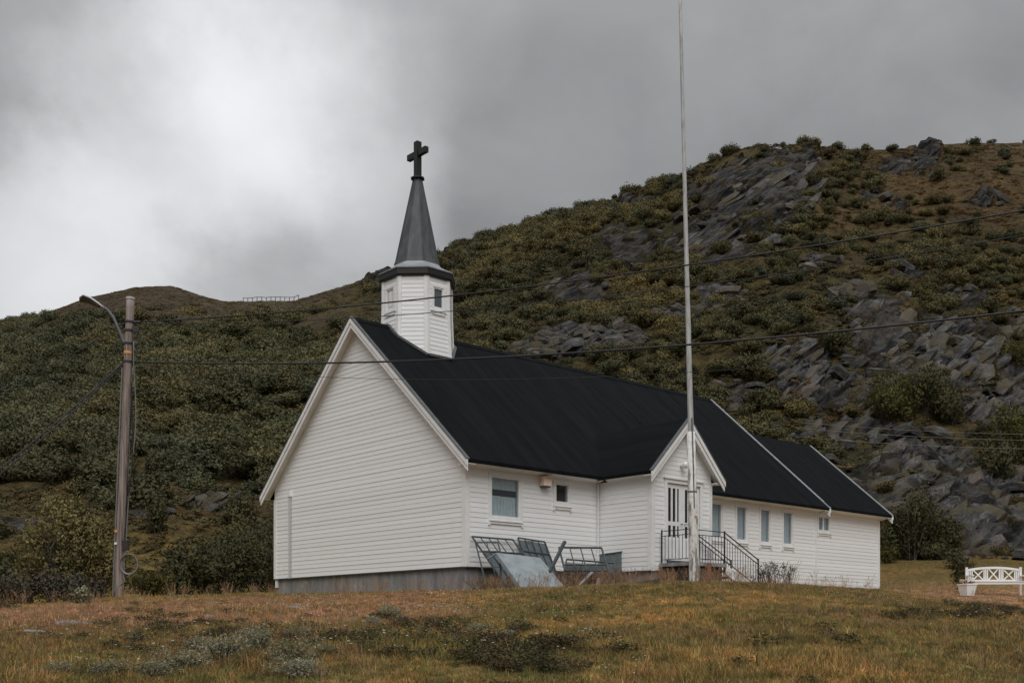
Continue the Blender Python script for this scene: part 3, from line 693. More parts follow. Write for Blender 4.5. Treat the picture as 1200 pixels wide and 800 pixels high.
def chev(axis, t0, t1, c, hw, zt, k, tv, hw2=None):
    """roof-shaped strip: ridge at c, reaching hw to each side, tv thick"""
    h2 = hw if hw2 is None else hw2
    poly = [(c-hw, zt-k*hw), (c, zt), (c+h2, zt-k*h2), (c+h2, zt-k*h2-tv), (c, zt-tv), (c-hw, zt-k*hw-tv)]
    fn = (lambda u, v, t: (t, u, v)) if axis == 'x' else (lambda u, v, t: (u, t, v))
    n = 6; vs = [fn(u, v, t0) for u, v in poly]+[fn(u, v, t1) for u, v in poly]
    fs = [(0, 1, 4, 5), (1, 2, 3, 4), (6, 11, 10, 7), (7, 10, 9, 8)]+[(i, (i+1) % n, n+(i+1) % n, n+i) for i in range(n)]
    return MB().add(vs, fs)
RT = 7.75; HW = MID+.42
roof = chev('x', -.28, 17.33, MID, HW, RT, K, .11).obj('roof', M['felt'], church)
chev('x', 17.36, 21.98, 3.35, 3.35+.42, 6.15, .868, .11).obj('roof', M['felt'], church)
proof = chev('y', PB-.26, 2.0, PMID, PA1-PMID+.3, 4.50, 1.0, .10).obj('roof', M['felt'], church)
# barge boards: a wide board, a narrower one on top and a dark metal edge
for (ax, t, sg, c, hw, zt, k, hw2) in (('x', -.28, -1, MID, HW+.02, RT, K, None), ('x', 17.34, 1, MID, HW+.02, RT, K, None), ('x', 21.98, 1, 3.35, 3.79, 6.15, .868, None), ('y', PB-.26, -1, PMID, PA1-PMID+.32, 4.5, 1.0, None)):
    s = sorted((t, t+sg*.03)); s2 = sorted((t+sg*.032, t+sg*.06)); s3 = sorted((t-sg*.05, t+sg*.075))
    chev(ax, *s, c, hw, zt-.015, k, .30).obj('barge_board', M['trim'], church)
    chev(ax, *s2, c, hw+.015, zt-.012, k, .15).obj('barge_board', M['trim'], church)
    chev(ax, *s3, c, hw+.01, zt+.035, k, .032).obj('verge_cap', M['dark_metal'] if sg < 0 else M['flash'], church)
    sf = sorted((t-sg*.005, t-sg*.30)); chev(ax, *sf, c, hw-.03, zt-.115, k, .03).obj('soffit', M['trim'], church)
# eaves: soffit and fascia
def eave(x0, x1, y0, y1, z, face):                          # boarding under the rafters, sloping out and up
    m = MB(); t = .025; rise = .085
    if face == 'y': m.hexa([(x0, y0, z+rise), (x1, y0, z+rise), (x1, y1, z-.02), (x0, y1, z-.02)], [(x0, y0, z+rise+t), (x1, y0, z+rise+t), (x1, y1, z+t), (x0, y1, z+t)])
    else: m.hexa([(x0, y0, z+rise), (x0, y1, z+rise), (x1, y1, z-.02), (x1, y0, z-.02)], [(x0, y0, z+rise+t), (x0, y1, z+rise+t), (x1, y1, z+t), (x1, y0, z+t)])
    m.obj('soffit', M['trim'], church); m = MB()
    if face == 'y': m.box(x0, x1, y0-.024, y0-.002, z+rise-.01, z+rise+.035)
    else: m.box(x0-.024, x0-.002, y0, y1, z+rise-.01, z+rise+.035)
    m.obj('fascia', M['felt'], church)
eave(-.24, PA0-.02, -.40, -.004, 2.705, 'y'); eave(PA1+.2, 17.3, -.40, -.004, 2.705, 'y'); eave(17.42, 21.95, -.40, -.004, 2.705, 'y')
eave(PA0-.27, PA0-.004, PB-.22, -.42, 2.705, 'x')
m = MB(); m.box(PA1+.004, PA1+.27, PB-.22, -.42, 2.705, 2.735); m.obj('soffit', M['trim'], church)
# felt seams on the visible slope
for i in range(1, 17):
    x = -.28+i*1.04+R(-.02, .02)
    m = MB(); b0 = MID-HW+.01; m.hexa([(x-.03, b0, RT-K*(MID-b0)+.002), (x+.03, b0, RT-K*(MID-b0)+.002), (x+.03, b0, RT-K*(MID-b0)+.005), (x-.03, b0, RT-K*(MID-b0)+.005)],
                                     [(x-.03, MID-.05, RT-K*.05+.002), (x+.03, MID-.05, RT-K*.05+.002), (x+.03, MID-.05, RT-K*.05+.005), (x-.03, MID-.05, RT-K*.05+.005)])
    m.obj('felt_seam', M['felt'], roof)
chev('x', -.3, 17.33, MID, .16, RT+.03, K, .022).obj('ridge_cap', M['felt'], roof)

# belfry: eight sides with boards, windows in the sides along the axes
TX = 2.22
tower = empty('belfry', (TX, MID, 0)); tower.parent = church
ZT0, ZT1 = 6.15, 9.28
def ap(z): return 1.04+.10*max(0, (8.6-z)/2.4)**1.4      # distance of each side from the axis
T8 = math.tan(math.pi/8)
core = MB()
def ring(a, z): return [Vector((a/math.cos(math.pi/8)*math.cos(math.pi/8+i*math.pi/4), a/math.cos(math.pi/8)*math.sin(math.pi/8+i*math.pi/4), z)) for i in range(8)]
zs = [ZT0, 6.6, 7.2, 7.8, 8.4, ZT1]; vs = []; fs = []
for z in zs: vs += ring(ap(z)-.02, z)
for i in range(len(zs)-1):
    for k in range(8): fs.append((i*8+k, i*8+(k+1) % 8, i*8+8+(k+1) % 8, i*8+8+k))
fs += [tuple(range(7, -1, -1)), tuple(range(len(vs)-8, len(vs)))]
core.add(vs, fs).obj('core', M['wall_core'], tower)
WT = (-.2, .2, 8.28, 8.93)
for k in range(8):
    ang = k*math.pi/4+math.pi      # k=0 faces the gable front
    n = Vector((math.cos(ang), math.sin(ang), 0)); s = Vector((-n.y, n.x, 0))
    win = k in (0, 2, 4, 6)
    if k in (0, 1, 2, 3, 7):
        z = ZT0
        while z < ZT1-.02:
            zt = min(z+EXP, ZT1)
            for za, zb in zip(*(lambda q: (q, q[1:]))(sorted({z, zt, *([w for w in WT[2:] if z < w < zt] if win else [])}))):
                ha = ap(za)*T8; hb = ap(zb)*T8; na = .008+.011*(zt-za)/EXP; nb = .008+.011*(zt-zb)/EXP
                segs = [(-1, 1)]
                if win and WT[2] < (za+zb)/2 < WT[3]: segs = [(-1, 'l'), ('r', 1)]
                for (u, v) in segs:
                    A = lambda q, h: (WT[0] if q == 'l' else WT[1] if q == 'r' else q*h)
                    f = lambda x, nn, zz: n*(ap(zz)+nn)+s*x+Vector((0, 0, zz))
                    mb = MB(); mb.hexa([f(A(u, ha), -.015, za), f(A(v, ha), -.015, za), f(A(v, ha), na, za), f(A(u, ha), na, za)], [f(A(u, hb), -.015, zb), f(A(v, hb), -.015, zb), f(A(v, hb), nb, zb), f(A(u, hb), nb, zb)]); mb.obj('board', M['white'], tower)
            z += EXP
    if win and k in (0, 2, 6):
        w = Wall.__new__(Wall); w.o = n*1.045; w.sd = s; w.nd = n; w.holes = []; w.lo = -1; w.hi = 1; w.slope = None
        s0, s1, z0, z1 = WT; B = w.boxm; cs = .075
        cas = MB(); B(cas, s0-cs, s0, .0, .045, z0-cs, z1+cs); B(cas, s1, s1+cs, .0, .045, z0-cs, z1+cs); B(cas, s0, s1, .0, .045, z1, z1+cs); B(cas, s0, s1, .0, .045, z0-cs, z0)
        B(cas, s0-cs-.02, s1+cs+.02, .0, .07, z0-cs-.04, z0-cs-.003); B(cas, s0-cs+.03, s1+cs-.03, .0, .05, z0-cs-.13, z0-cs-.04)
        wo = cas.obj('window', M['trim'], tower)
        if k != 0:
            g = MB(); B(g, s0+.045, s1-.045, -.012, -.004, z0+.045, z1-.045); g.obj('pane', M['glass'], wo)
            g = MB(); B(g, s0+.05, s1-.05, -.0205, -.0185, z0+.05, z1-.05); g.obj('blind', M['blind'], wo)
        else:
            g = MB(); B(g, s0+.1, s1-.1, -.012, .012, z0+.08, z1-.08); g.obj('shutter', M['trim'], wo)
            g = MB(); B(g, s0+.045, s1-.045, -.02, -.012, z0+.045, z1-.045); g.obj('pane', M['wall_core'], wo)
        fr = MB(); t = .045
        B(fr, s0, s0+t, -.02, .025, z0, z1); B(fr, s1-t, s1, -.02, .025, z0, z1); B(fr, s0+t, s1-t, -.02, .025, z1-t, z1); B(fr, s0+t, s1-t, -.02, .025, z0, z0+t); fr.obj('frame', M['trim'], wo)
for i in range(8):
    e = lambda z, d=.0: ring(ap(z)+.035, z)[i]
    pts = [e(z) for z in (ZT0, 6.6, 7.2, 7.8, 8.4, ZT1)]
    m = MB(); nn = Vector((math.cos(math.pi/8+i*math.pi/4), math.sin(math.pi/8+i*math.pi/4), 0)); tt_ = Vector((-nn.y, nn.x, 0))
    sec = [nn*.006, -nn*.03+tt_*.09, -nn*.055+tt_*.085, -nn*.055-tt_*.085, -nn*.03-tt_*.09]
    vs = [p+q for p in pts for q in sec]; L5 = len(sec); fs = [(j*L5+k, j*L5+(k+1) % L5, j*L5+L5+(k+1) % L5, j*L5+L5+k) for j in range(len(pts)-1) for k in range(L5)]
    fs += [tuple(range(L5-1, -1, -1)), tuple(range(len(vs)-L5, len(vs)))]
    m.add(vs, fs).obj('corner_board', M['trim'], tower)
# flashing where the belfry meets the roof slopes
for sgn in (-1, 1):
    pts = []
    for k in range(49):
        an = math.pi*k/48 if sgn > 0 else -math.pi*k/48
        seg = (an % (math.pi/4)); dd = (1.16)/math.cos(((an+math.pi/8) % (math.pi/4))-math.pi/8)
        x, y = dd*math.cos(an), dd*math.sin(an); pts.append(Vector((x, y, RT-K*abs(y)+.035)))
    m = MB()
    for p, q in zip(pts, pts[1:]): m.bar(p, q, .10, .07)
    m.obj('flashing', M['dark_metal'], tower)
# spire: dark fascia, flared foot, steep eight-sided sheet roof
def rings(lst, name, mat, parent):
    vs = []; fs = []
    for a, z in lst: vs += ring(a, z)
    for i in range(len(lst)-1):
        for k in range(8): fs.append((i*8+k, i*8+(k+1) % 8, i*8+8+(k+1) % 8, i*8+8+k))
    fs += [tuple(range(7, -1, -1)), tuple(range(len(vs)-8, len(vs)))]
    return MB().add(vs, fs).obj(name, mat, parent)
spire = empty('spire', (TX, MID, 0)); spire.parent = church
rings([(1.0, 9.20), (1.13, 9.24), (1.15, 9.27), (1.15, 9.45), (1.0, 9.45)], 'fascia', M['cross'], spire)
rings([(1.17, 9.452), (1.175, 9.485), (.94, 9.60), (.78, 9.70), (.69, 9.82)], 'flared_foot', M['flash'], spire)  # light caught on the flare's edges is put into this pale colour
rings([(.70, 9.80), (.655, 9.95), (.13, 12.62)], 'spire_sheet', M['spire'], spire)
for i in range(8):
    m = MB(); m.tube([ring(.705, 9.82)[i], ring(.66, 9.95)[i], ring(.132, 12.62)[i]], .018, 6); m.obj('hip_seam', M['spire'], spire)
rings([(.10, 12.60), (.21, 12.64), (.21, 12.68), (.05, 12.69)], 'collar', M['cross'], spire)
cr = empty('cross', (TX, MID, 0)); cr.parent = church
m = MB(); m.box(-.09, .09, -.09, .09, 12.67, 13.83); m.obj('upright', M['cross'], cr)
m = MB(); m.box(-.07, .07, -.48, -.092, 13.36, 13.54); m.box(-.07, .07, .092, .48, 13.36, 13.54); m.obj('cross_bar', M['cross'], cr)

# fittings on the walls
m = MB(); g = gable
m.tube([g.pt(9.12, .06, -.02), g.pt(9.12, .06, 2.75)], .04, 10); m.obj('down_pipe', M['pipe'], church)
g.boxm(MB(), 9.06, 9.18, .01, .12, 2.7, 2.86).obj('pipe_head', M['trim'], church)
s = side1
v = MB(); s.boxm(v, 2.72, 3.02, .03, .22, 2.40, 2.62); vo = v.obj('vent_box', M['plastic'], church)
v = MB(); s.boxm(v, 2.69, 3.05, .028, .26, 2.622, 2.66); v.obj('vent_lid', M['plastic'], vo)
v = MB(); s.boxm(v, 2.74, 3.0, .03, .20, 2.36, 2.397); v.obj('vent_grille', M['dark_metal'], vo)
m = MB(); m.ball((PMID-.06, PB-.19, 3.13), .11, 14); lo = m.obj('globe_lamp', M['globe'], church, True)
m = MB(); m.tube([(PMID-.06, PB-.03, 3.13), (PMID-.06, PB-.10, 3.13)], .06, 10); m.obj('lamp_base', M['trim'], lo)

# double door with glazed slots
P_ = pfront
B = P_.boxm; d0, d1, z0, z1 = DOOR
m = MB(); B(m, d0-.11, d0, .004, .05, z0, z1+.11); B(m, d1, d1+.11, .004, .05, z0, z1+.11); B(m, d0, d1, .004, .05, z1, z1+.11); B(m, d0-.16, d1+.16, .004, .09, z1+.112, z1+.15)
m.obj('door_frame', M['trim'], church)
m = MB(); B(m, d0, d1, -.14, .06, z0-.10, z0-.004); m.obj('door_sill', M['dark_metal'], church)
dm = (d0+d1)/2
for (a, b) in ((d0+.006, dm-.004), (dm+.004, d1-.006)):
    lw = b-a; slots = [(a+.09, a+.225), (a+.295, a+.43), (a+.50, a+.585)]
    m = MB(); zz = [(z0, z0+.68), (z0+1.02, z0+1.14), (z0+2.12, z1-.004)]
    for q in zz: B(m, a, b, -.06, -.01, *q)
    edges = [a]+[x for sl in slots for x in sl]+[b]
    for z_0, z_1 in ((z0+.68, z0+1.02), (z0+1.14, z0+2.12)):
        for u, v in zip(edges[::2], edges[1::2]): B(m, u, v, -.06, -.01, z_0, z_1)
    d = m.obj('door', M['trim'], church)
    for z_0, z_1 in ((z0+.68, z0+1.02), (z0+1.14, z0+2.12)):
        for (u, v) in slots:
            m = MB(); B(m, u, v, -.04, -.032, z_0, z_1); m.obj('pane', M['dark_glass'], d)
    for i in range(6):
        u = a+.05+i*(lw-.1)/6; m = MB(); B(m, u+.008, u+(lw-.1)/6-.008, -.009, .004, z0+.05, z0+.63); m.obj('door_board', M['trim'], d)
    hx = dm-.07 if a < dm-.1 else dm+.07
    m = MB(); m.tube([P_.pt(hx, -.01, z0+1.08), P_.pt(hx, .05, z0+1.08), P_.pt(hx+(.1 if hx > dm else -.1), .05, z0+1.08)], .012, 6); m.obj('handle', M['black_metal'], d)

# landing, steps and iron railing
LA0, LA1, LB = 5.48, 7.15, -3.3; LZ = .2
st = MB().box(LA0, LA1, LB, PB-.05, LZ-.1, LZ).obj('entrance_landing', M['concrete'], church)
MB().box(LA0+.1, LA1-.1, LB+.1, PB-.06, -1.0, LZ-.103).obj('landing_base', M['dark'], st)
nst = 4; drop = .17; run = .36
for i in range(nst):
    MB().box(LA1+.004+i*run, LA1+.03+(i+1)*run, LB+.05, PB-.1, LZ-.06-(i+1)*drop, LZ-(i+1)*drop).obj('step', M['wood_grey'], st)
for b in (LB+.02, PB-.06):
    m = MB(); m.hexa([(LA1+.0, b, LZ-.30), (LA1+.0, b+.045, LZ-.30), (LA1+.0, b+.045, LZ-.02), (LA1, b, LZ-.02)], [(LA1+nst*run+.25, b, LZ-nst*drop-.40), (LA1+nst*run+.25, b+.045, LZ-nst*drop-.40), (LA1+nst*run+.25, b+.045, LZ-nst*drop-.12), (LA1+nst*run+.25, b, LZ-nst*drop-.12)])
    m.obj('stringer', M['trim'], st)
rail = empty('railing'); rail.parent = church
def rail_run(p, q, n, h=.92, post=(1, 1), low=.1):
    p = Vector(p); q = Vector(q); up = Vector((0, 0, 1))
    m = MB(); m.bar(p+up*h, q+up*h, .032, .022); m.obj('rail', M['black_metal'], rail)
    m = MB(); m.bar(p+up*(h-.14), q+up*(h-.14), .025, .02); m.bar(p+up*low, q+up*low, .025, .02); m.obj('rail', M['black_metal'], rail)
    for i in range(1, n):
        w = p.lerp(q, i/n); m = MB(); m.bar(w+up*low, w+up*(h-.14), .012); m.obj('baluster', M['black_metal'], rail)
    for k, w in zip(post, (p, q)):
        if k:
            m = MB(); m.bar(w-up*(.3 if k == 2 else .0), w+up*(h+.04), .034); m.obj('post', M['black_metal'], rail)
rail_run((LA0+.03, PB-.12, LZ), (LA0+.03, LB+.06, LZ), 8); rail_run((LA0+.03, LB+.06, LZ), (LA1-.03, LB+.06, LZ), 11, post=(0, 2))
rail_run((LA1-.03, LB+.06, LZ), (LA1+nst*run+.2, LB+.06, LZ-nst*drop-.05), 13, post=(0, 2)); rail_run((LA1-.03, PB-.14, LZ), (LA1+nst*run+.2, PB-.14, LZ-nst*drop-.05), 13, post=(1, 2))

# ------------------------------------------------------------------ flagpole
base = gpt(814, 27.0); top = ppt(794.5, -100, 27.0)
fp = empty('flagpole', base, 0, 'tall white flagpole with peeling paint standing before the porch', 'flagpole')
def al(t): return (top-base)*t
m = MB(); m.tube([al(0)-Vector((0, 0, .3)), al(.0), al(.10), al(.225)], [.145, .14, .12, .105], 16); m.obj('lower_mast', M['peel'], fp, True)
m = MB(); m.tube([al(.215), al(.23), al(.5), al(.8), al(1)], [.074, .074, .055, .042, .034], 14); m.obj('upper_mast', M['mast'], fp, True)
m = MB(); dv = Vector((.02, -.098, 0)); m.bar(al(.11)+dv, al(.245)+dv, .05, .03); m.obj('hinge_plate', M['steel_mid'], fp)
m = MB(); m.tube([al(.1)+Vector((.06, -.13, 0)), al(.1)+Vector((.06, -.17, 0))], .035, 8); m.obj('cleat', M['plastic'], fp)
for k in range(1, 2):
    m = MB(); c = al(.06+.075*k); m.tube([c-Vector((0, 0, .02)), c+Vector((0, 0, .02))], .133-.012*k, 16); m.obj('band', M['steel_mid'], fp)
m = MB(); m.ball(al(1)+Vector((0, 0, .05)), .07, 12); m.obj('finial', M['peel'], fp, True)
# rusty plank beside it
a = gpt(826, 27.4); b = ppt(832, 660, 27.9)
m = MB(); m.bar(Vector((0, 0, -.1)), b-a, .11, .04, (0, 1, 0)); o = m.obj('plank', M['rust']); o.location = a; setp(o, 'short rusty brown plank leaning at the foot of the flagpole', 'plank')

# ------------------------------------------------------------------ utility pole, street lamp, wires
ub = gpt(139, 31.0); ut = ppt(153, 350, 31.0)
up_ = empty('utility_pole', ub, 0, 'weathered leaning wooden utility pole with street lamp arm', 'utility pole')
ua = lambda t: (ut-ub)*t
m = MB(); m.tube([ua(0)-Vector((0, 0, .4)), ua(0), ua(.5), ua(.97), ua(1)], [.145, .14, .125, .112, .11], 14); m.obj('pole', M['pole_wood'], up_, True)
m = MB(); m.tube([ua(.998), ua(1.004)], .125, 14); m.obj('pole_cap', M['lamp_metal'], up_)
def tp(py): return (696-py)/(696-350)
def onp(py, dx=0, dy=0): return ua(tp(py))+Vector((dx, dy, 0))
m = MB(); m.tube([onp(692, -.15, -.06), onp(560, -.15, -.06), onp(430, -.14, -.06)], .022, 6); m.obj('conduit', M['cable_grey'], up_)
for i, (dx, y0, y1, bulge, mat) in enumerate(((.15, 440, 640, .14, 'cable'), (.17, 400, 655, .25, 'cable_grey'), (.14, 395, 640, .08, 'cable'), (.16, 430, 690, -.01, 'cable_grey'))):
    pts = [onp(y0+(y1-y0)*t, dx+bulge*math.sin(math.pi*t)**2*(.6+.4*math.sin(5*t+i)), -.08) for t in np.linspace(0, 1, 24)]
    m = MB(); m.tube(pts, .016 if i else .022, 6); m.obj('cable', M[mat], up_, True)
cc = onp(657, .30, -.1)
for q in range(3):
    m = MB(); m.tube([cc+Vector(((.235+.014*q)*math.cos(t), -.02*q, (.27+.012*q)*math.sin(t))) for t in np.linspace(0, 2*math.pi, 33)], .015, 6, False); m.obj('cable_coil', M['cable_grey'], up_, True)
m = MB(); m.tube([onp(664, .1, -.1), onp(676, .2, -.1), onp(684, -.02, -.13), onp(694, -.1, -.13)], .017, 6); m.obj('cable', M['cable_grey'], up_, True)
for py, hh in ((377, .05), (387, .05), (402, .04), (423, .05)):
    m = MB(); m.tube([onp(py+1.2), onp(py-1.2)], .132, 14); m.obj('clamp', M['black_metal'], up_)
m = MB(); m.tube([onp(414), onp(411)], .128, 14); m.obj('band', M['orange'], up_)
for py, mt in ((619, 'orange'), (633, 'globe')):
    m = MB(); c = onp(py, -.10, -.135); m.box(c.x-.035, c.x+.035, c.y-.01, c.y+.01, c.z-.03, c.z+.03); m.obj('marker', M[mt], up_)
m = MB(); c = onp(635, .16, -.05); m.box(c.x-.07, c.x+.09, c.y-.08, c.y+.08, c.z-.14, c.z+.14); m.obj('junction_box', M['black_metal'], up_)
m = MB(); c = onp(386, .2, -.05); m.box(c.x-.07, c.x+.12, c.y-.06, c.y+.06, c.z-.09, c.z+.09); m.tube([c+Vector((.08, 0, 0)), c+Vector((.14, -.02, -.15)), c+Vector((.1, -.02, -.42)), c+Vector((-.02, -.02, -.46))], .03, 8); m.obj('splice_box', M['black_metal'], up_)
m = MB(); m.tube([onp(377, .1), onp(377, .32)], .04, 8); m.tube([onp(378, -.1), onp(382, -.4)], .03, 8); m.obj('insulator', M['black_metal'], up_)
A = [ppt(x, y, 31.0)-ub for x, y in ((150, 403), (145, 401), (140, 388), (133, 372), (126, 363), (118, 358))]
m = MB(); m.tube([A[0], *A[1:]], [.05, .05, .045, .045, .04, .04], 10); arm = m.obj('lamp_arm', M['arm_metal'], up_, True)
hd = [ppt(x, y, 31.0)-ub for x, y in ((122, 361.5), (116, 357.5), (108, 353), (100, 350), (94, 350.5))]
LU = Vector((.1, .28, .95)).normalized(); LAc = Vector((.0, .96, -.28))      # the head is rolled a little towards the meadow
vs = []; fs = []
for p, w, h in zip(hd, (.05, .10, .19, .20, .09), (.045, .07, .085, .08, .04)):
    for k in range(12): vs.append(p+LAc*(w*math.cos(2*math.pi*k/12))+LU*(h*max(-.15, math.sin(2*math.pi*k/12))))
for i in range(4):
    for k in range(12): fs.append((i*12+k, i*12+(k+1) % 12, i*12+12+(k+1) % 12, i*12+12+k))
fs += [tuple(range(11, -1, -1)), tuple(range(48, 60))]
head = MB().add(vs, fs).obj('lamp_head', M['lamp_metal'], up_, True)
vs = []; fs = []
for p, w in zip(hd[1:], (.085, .165, .175, .07)): vs += [p-LAc*w-LU*.02, p-LAc*w*.6-LU*.07, p+LAc*w*.6-LU*.07, p+LAc*w-LU*.02]
for i in range(3):
    for k in range(4): fs.append((i*4+k, i*4+(k+1) % 4, i*4+4+(k+1) % 4, i*4+4+k))
fs += [(3, 2, 1, 0), (12, 13, 14, 15)]
MB().add(vs, fs).obj('lamp_lens', M['lamp_dark'], head)

def wire(p, q, sag, r, label, mat='cable', n=48):
    p = Vector(p); q = Vector(q); pts = [p.lerp(q, t)-Vector((0, 0, 4*sag*t*(1-t))) for t in np.linspace(0, 1, n)]
    m = MB(); m.tube([x-p for x in pts], r, 6); o = m.obj('power_line', M[mat], None, True); o.location = p
    setp(o, label, 'wire', 'overhead wires')
pw = lambda py, dx: ub+onp(py, dx)
wire(pw(377, .3), ppt(1560, 178, 20), .5, .019, 'upper black overhead wire crossing in front of the spire foot', n=60)
wire(pw(379, .28), ppt(1560, 205, 21), .75, .010, 'thin black overhead wire just under the upper wire')
wire(pw(423, .14), ppt(1560, 316, 20), .6, .024, 'thick black overhead wire crossing the church gable', n=60)
wire(pw(425, .14), ppt(1560, 345, 22), 1.0, .006, 'faint thin wire below the thick wire over the church gable')
wire(pw(424, -.13), ppt(-260, 735, 24), .3, .021, 'black cable sloping from utility pole to lower left, upper one of a pair')
wire(pw(427, -.13), ppt(-260, 748, 24), .3, .021, 'black cable sloping from utility pole to lower left, lower one of a pair')
wire(pw(382, -.35), ppt(-260, 575, 24), .3, .010, 'thin wire from top of utility pole toward the left hillside')
for i, y in enumerate((497, 504, 514)):
    wire(ppt(930, y-3, 62), ppt(1330, y+12, 58), .25, .010, 'faint grey wire stretched across the rock face behind the chancel', 'cable_grey')

# ------------------------------------------------------------------ scrap metal at the church wall
def panel(name, O, U, V, bars, sheet, label, mat_f='steel_dark', mat_s='steel_mid', t=.035, cross=()):
    """frame spanned by edge vectors U (along) and V (up) from corner O, with bars and a sheet up to a share of V"""
    O = Vector(O); U = Vector(U); V = Vector(V); N = U.cross(V).normalized()
    e = empty(name, O, 0, label, 'scrap metal', 'scrap metal heap')
    m = MB(); z = Vector((0, 0, 0)); m.bar(z, U, t, t, N); m.bar(V, U+V, t, t, N); m.bar(z-U.normalized()*t*.0, V, t*.98, t*.98, N); m.bar(U, U+V, t*.98, t*.98, N); m.obj('frame', M[mat_f], e)
    for i in range(1, bars+1):
        m = MB(); p = U*(i/(bars+1)); m.bar(p, p+V, t*.6, t*.6, N); m.obj('bar', M[mat_f], e)
    for c in cross:
        m = MB(); m.bar(V*c, V*c+U, t*.7, t*.7, N); m.obj('bar', M[mat_f], e)
    if sheet:
        a, b = sheet; n = N*.004; m = MB(); k = -N*(t*.55)
        m.hexa([V*a+k, V*a+U+k, V*a+U+k-n, V*a+k-n], [V*b+k, V*b+U+k, V*b+U+k-n, V*b+k-n]); m.obj('sheet', M[mat_s], e)
    return e
def cv(a, b, z): return ch(a, b, z)-ch(0, 0, 0)
o = ch(.50, -1.15, -.62); U = ch(2.0, -1.13, -.62)-o; V = ch(.12, -.12, .80)-o
panel('cage_panel', o, U, V, 4, (0, .72), 'large dark barred cage panel with sheet, leaning under the curtained window', cross=(.72,))
o = ch(.12, -.75, -.6); panel('cage_panel', o, ch(.48, -1.25, -.6)-o, ch(.05, -.35, .62)-o, 1, None, 'narrow open steel side frame beside the church corner', cross=(.45, .8))
o = ch(1.98, -.70, -.60); panel('cage_panel', o, ch(3.02, -.70, -.66)-o, ch(1.80, -.12, .86)-o, 3, (.0, .97), 'barred grey cage panel tilted against the wall right of the curtained window', cross=(.75,))
# pale flat sheet in front
TL, TR_, BL = ppt(581, 647, 27.75), ppt(633, 653, 28.3), ppt(613, 691, 26.9)
BR = TR_+BL-TL+Vector((.06, 0, .02))
nn = (TR_-TL).cross(BL-TL).normalized()*.03
e = empty('metal_sheet', BL, 0, 'pale grey flat metal sheet lying slanted on the scrap heap', 'scrap metal', 'scrap metal heap')
m = MB(); q = [x-BL for x in (TL, TR_, BR, BL)]; m.hexa(q, [x+nn for x in q]); m.obj('sheet', M['galv'], e)
m = MB(); m.bar(q[0]+nn*2, q[3]+nn*2, .03, .05); m.obj('rim', M['galv'], e)
m = MB(); m.bar(q[0]-Vector((.0, 0, .03)), q[0]+Vector((-.22, .12, -.16)), .04, .03); m.obj('folded_lip', M['galv'], e)
m = MB(); m.bar(q[0]+Vector((.1, .05, -.02)), q[0]+Vector((.15, .1, 0))*1+Vector((0, 0, gz(TL.x+.15, TL.y+.1)-TL.z)), .05); m.obj('leg', M['steel_dark'], e)
a, b = ppt(647, 664, 28.0), ppt(662, 634, 28.35)
m = MB(); m.bar(Vector((0, 0, 0))-(b-a)*.35, b-a, .085, .06); o = m.obj('beam', M['steel_dark']); o.location = a; setp(o, 'short dark steel beam sticking up diagonally from the scrap heap', 'scrap metal', 'scrap metal heap')
O = ppt(662, 668, 28.2); U = ppt(714, 668, 28.75)-O; V = ppt(655, 641, 28.9)-O
panel('bed_frame', O, U*.98, V, 3, None, 'open dark bed-like frame lying tilted right of the scrap sheet', cross=(.25,), t=.04)
O = ppt(661, 672, 28.5); U = ppt(718, 676, 29.2)-O; V = ppt(664, 655, 28.9)-O
panel('cage_panel', O, U, V, 2, (.0, .8), 'low dark sheet-backed frame under the open bed-like frame', mat_s='steel_dark')
bx = ch(4.66, -.66, -.62); e = empty('metal_box', bx, CR-.55, 'small dark grey upright metal box beside the porch wall', 'scrap metal', 'scrap metal heap')
MB().hexa([(0, 0, 0), (.62, 0, 0), (.62, .3, 0), (0, .3, 0)], [(0, .02, 1.10), (.64, .02, 1.20), (.64, .3, 1.20), (0, .3, 1.10)]).obj('body', M['steel_mid'], e)
MB().hexa([(-.02, -.01, 1.105), (.66, -.01, 1.206), (.66, .32, 1.206), (-.02, .32, 1.105)], [(-.02, -.01, 1.13), (.66, -.01, 1.23), (.66, .32, 1.23), (-.02, .32, 1.13)]).obj('lid', M['steel_dark'], e)
a, b = ppt(680, 684, 27.6), ppt(694, 670, 28.0)
m = MB(); m.bar(Vector((0, 0, 0))-(b-a)*.3, b-a, .075, .03); o = m.obj('plank', M['wood_grey']); o.location = a; setp(o, 'short pale grey plank poking out of the dry brush below the scrap', 'plank')
a = ppt(699, 684, 27.8); b = ppt(703, 677, 28.0)
m = MB(); m.bar(Vector((0, 0, -.1)), b-a, .09, .04); o = m.obj('plank', M['wood_grey']); o.location = a; setp(o, 'tiny pale stub of plank at the edge of the dry brush', 'plank')

# ------------------------------------------------------------------ bench and planter
bb = gpt(1168, 34.9); bn = empty('bench', bb, math.radians(-4), 'white painted bench with crossed lattice back', 'bench')
bw = .86
for sx in (-1, 1):
    m = MB(); m.box(sx*bw-.035, sx*bw+.035, .25, .32, 0, .93); m.obj('back_post', M['trim'], bn)
    m = MB(); m.box(sx*bw-.035, sx*bw+.035, -.27, -.2, 0, .62); m.obj('front_leg', M['trim'], bn)
    m = MB(); m.box(sx*bw-.045, sx*bw+.045, -.3, .245, .622, .66); m.obj('arm_rest', M['trim'], bn)
m = MB(); vs = []
for i in range(17):
    t = i/16*2-1; z = .80+.075*(1-t*t)
    vs += [(t*(bw-.037), .262, z), (t*(bw-.037), .308, z), (t*(bw-.037), .308, z+.075), (t*(bw-.037), .262, z+.075)]
fs = [(i*4+k, i*4+(k+1) % 4, i*4+4+(k+1) % 4, i*4+4+k) for i in range(16) for k in range(4)]+[(3, 2, 1, 0), (64, 65, 66, 67)]
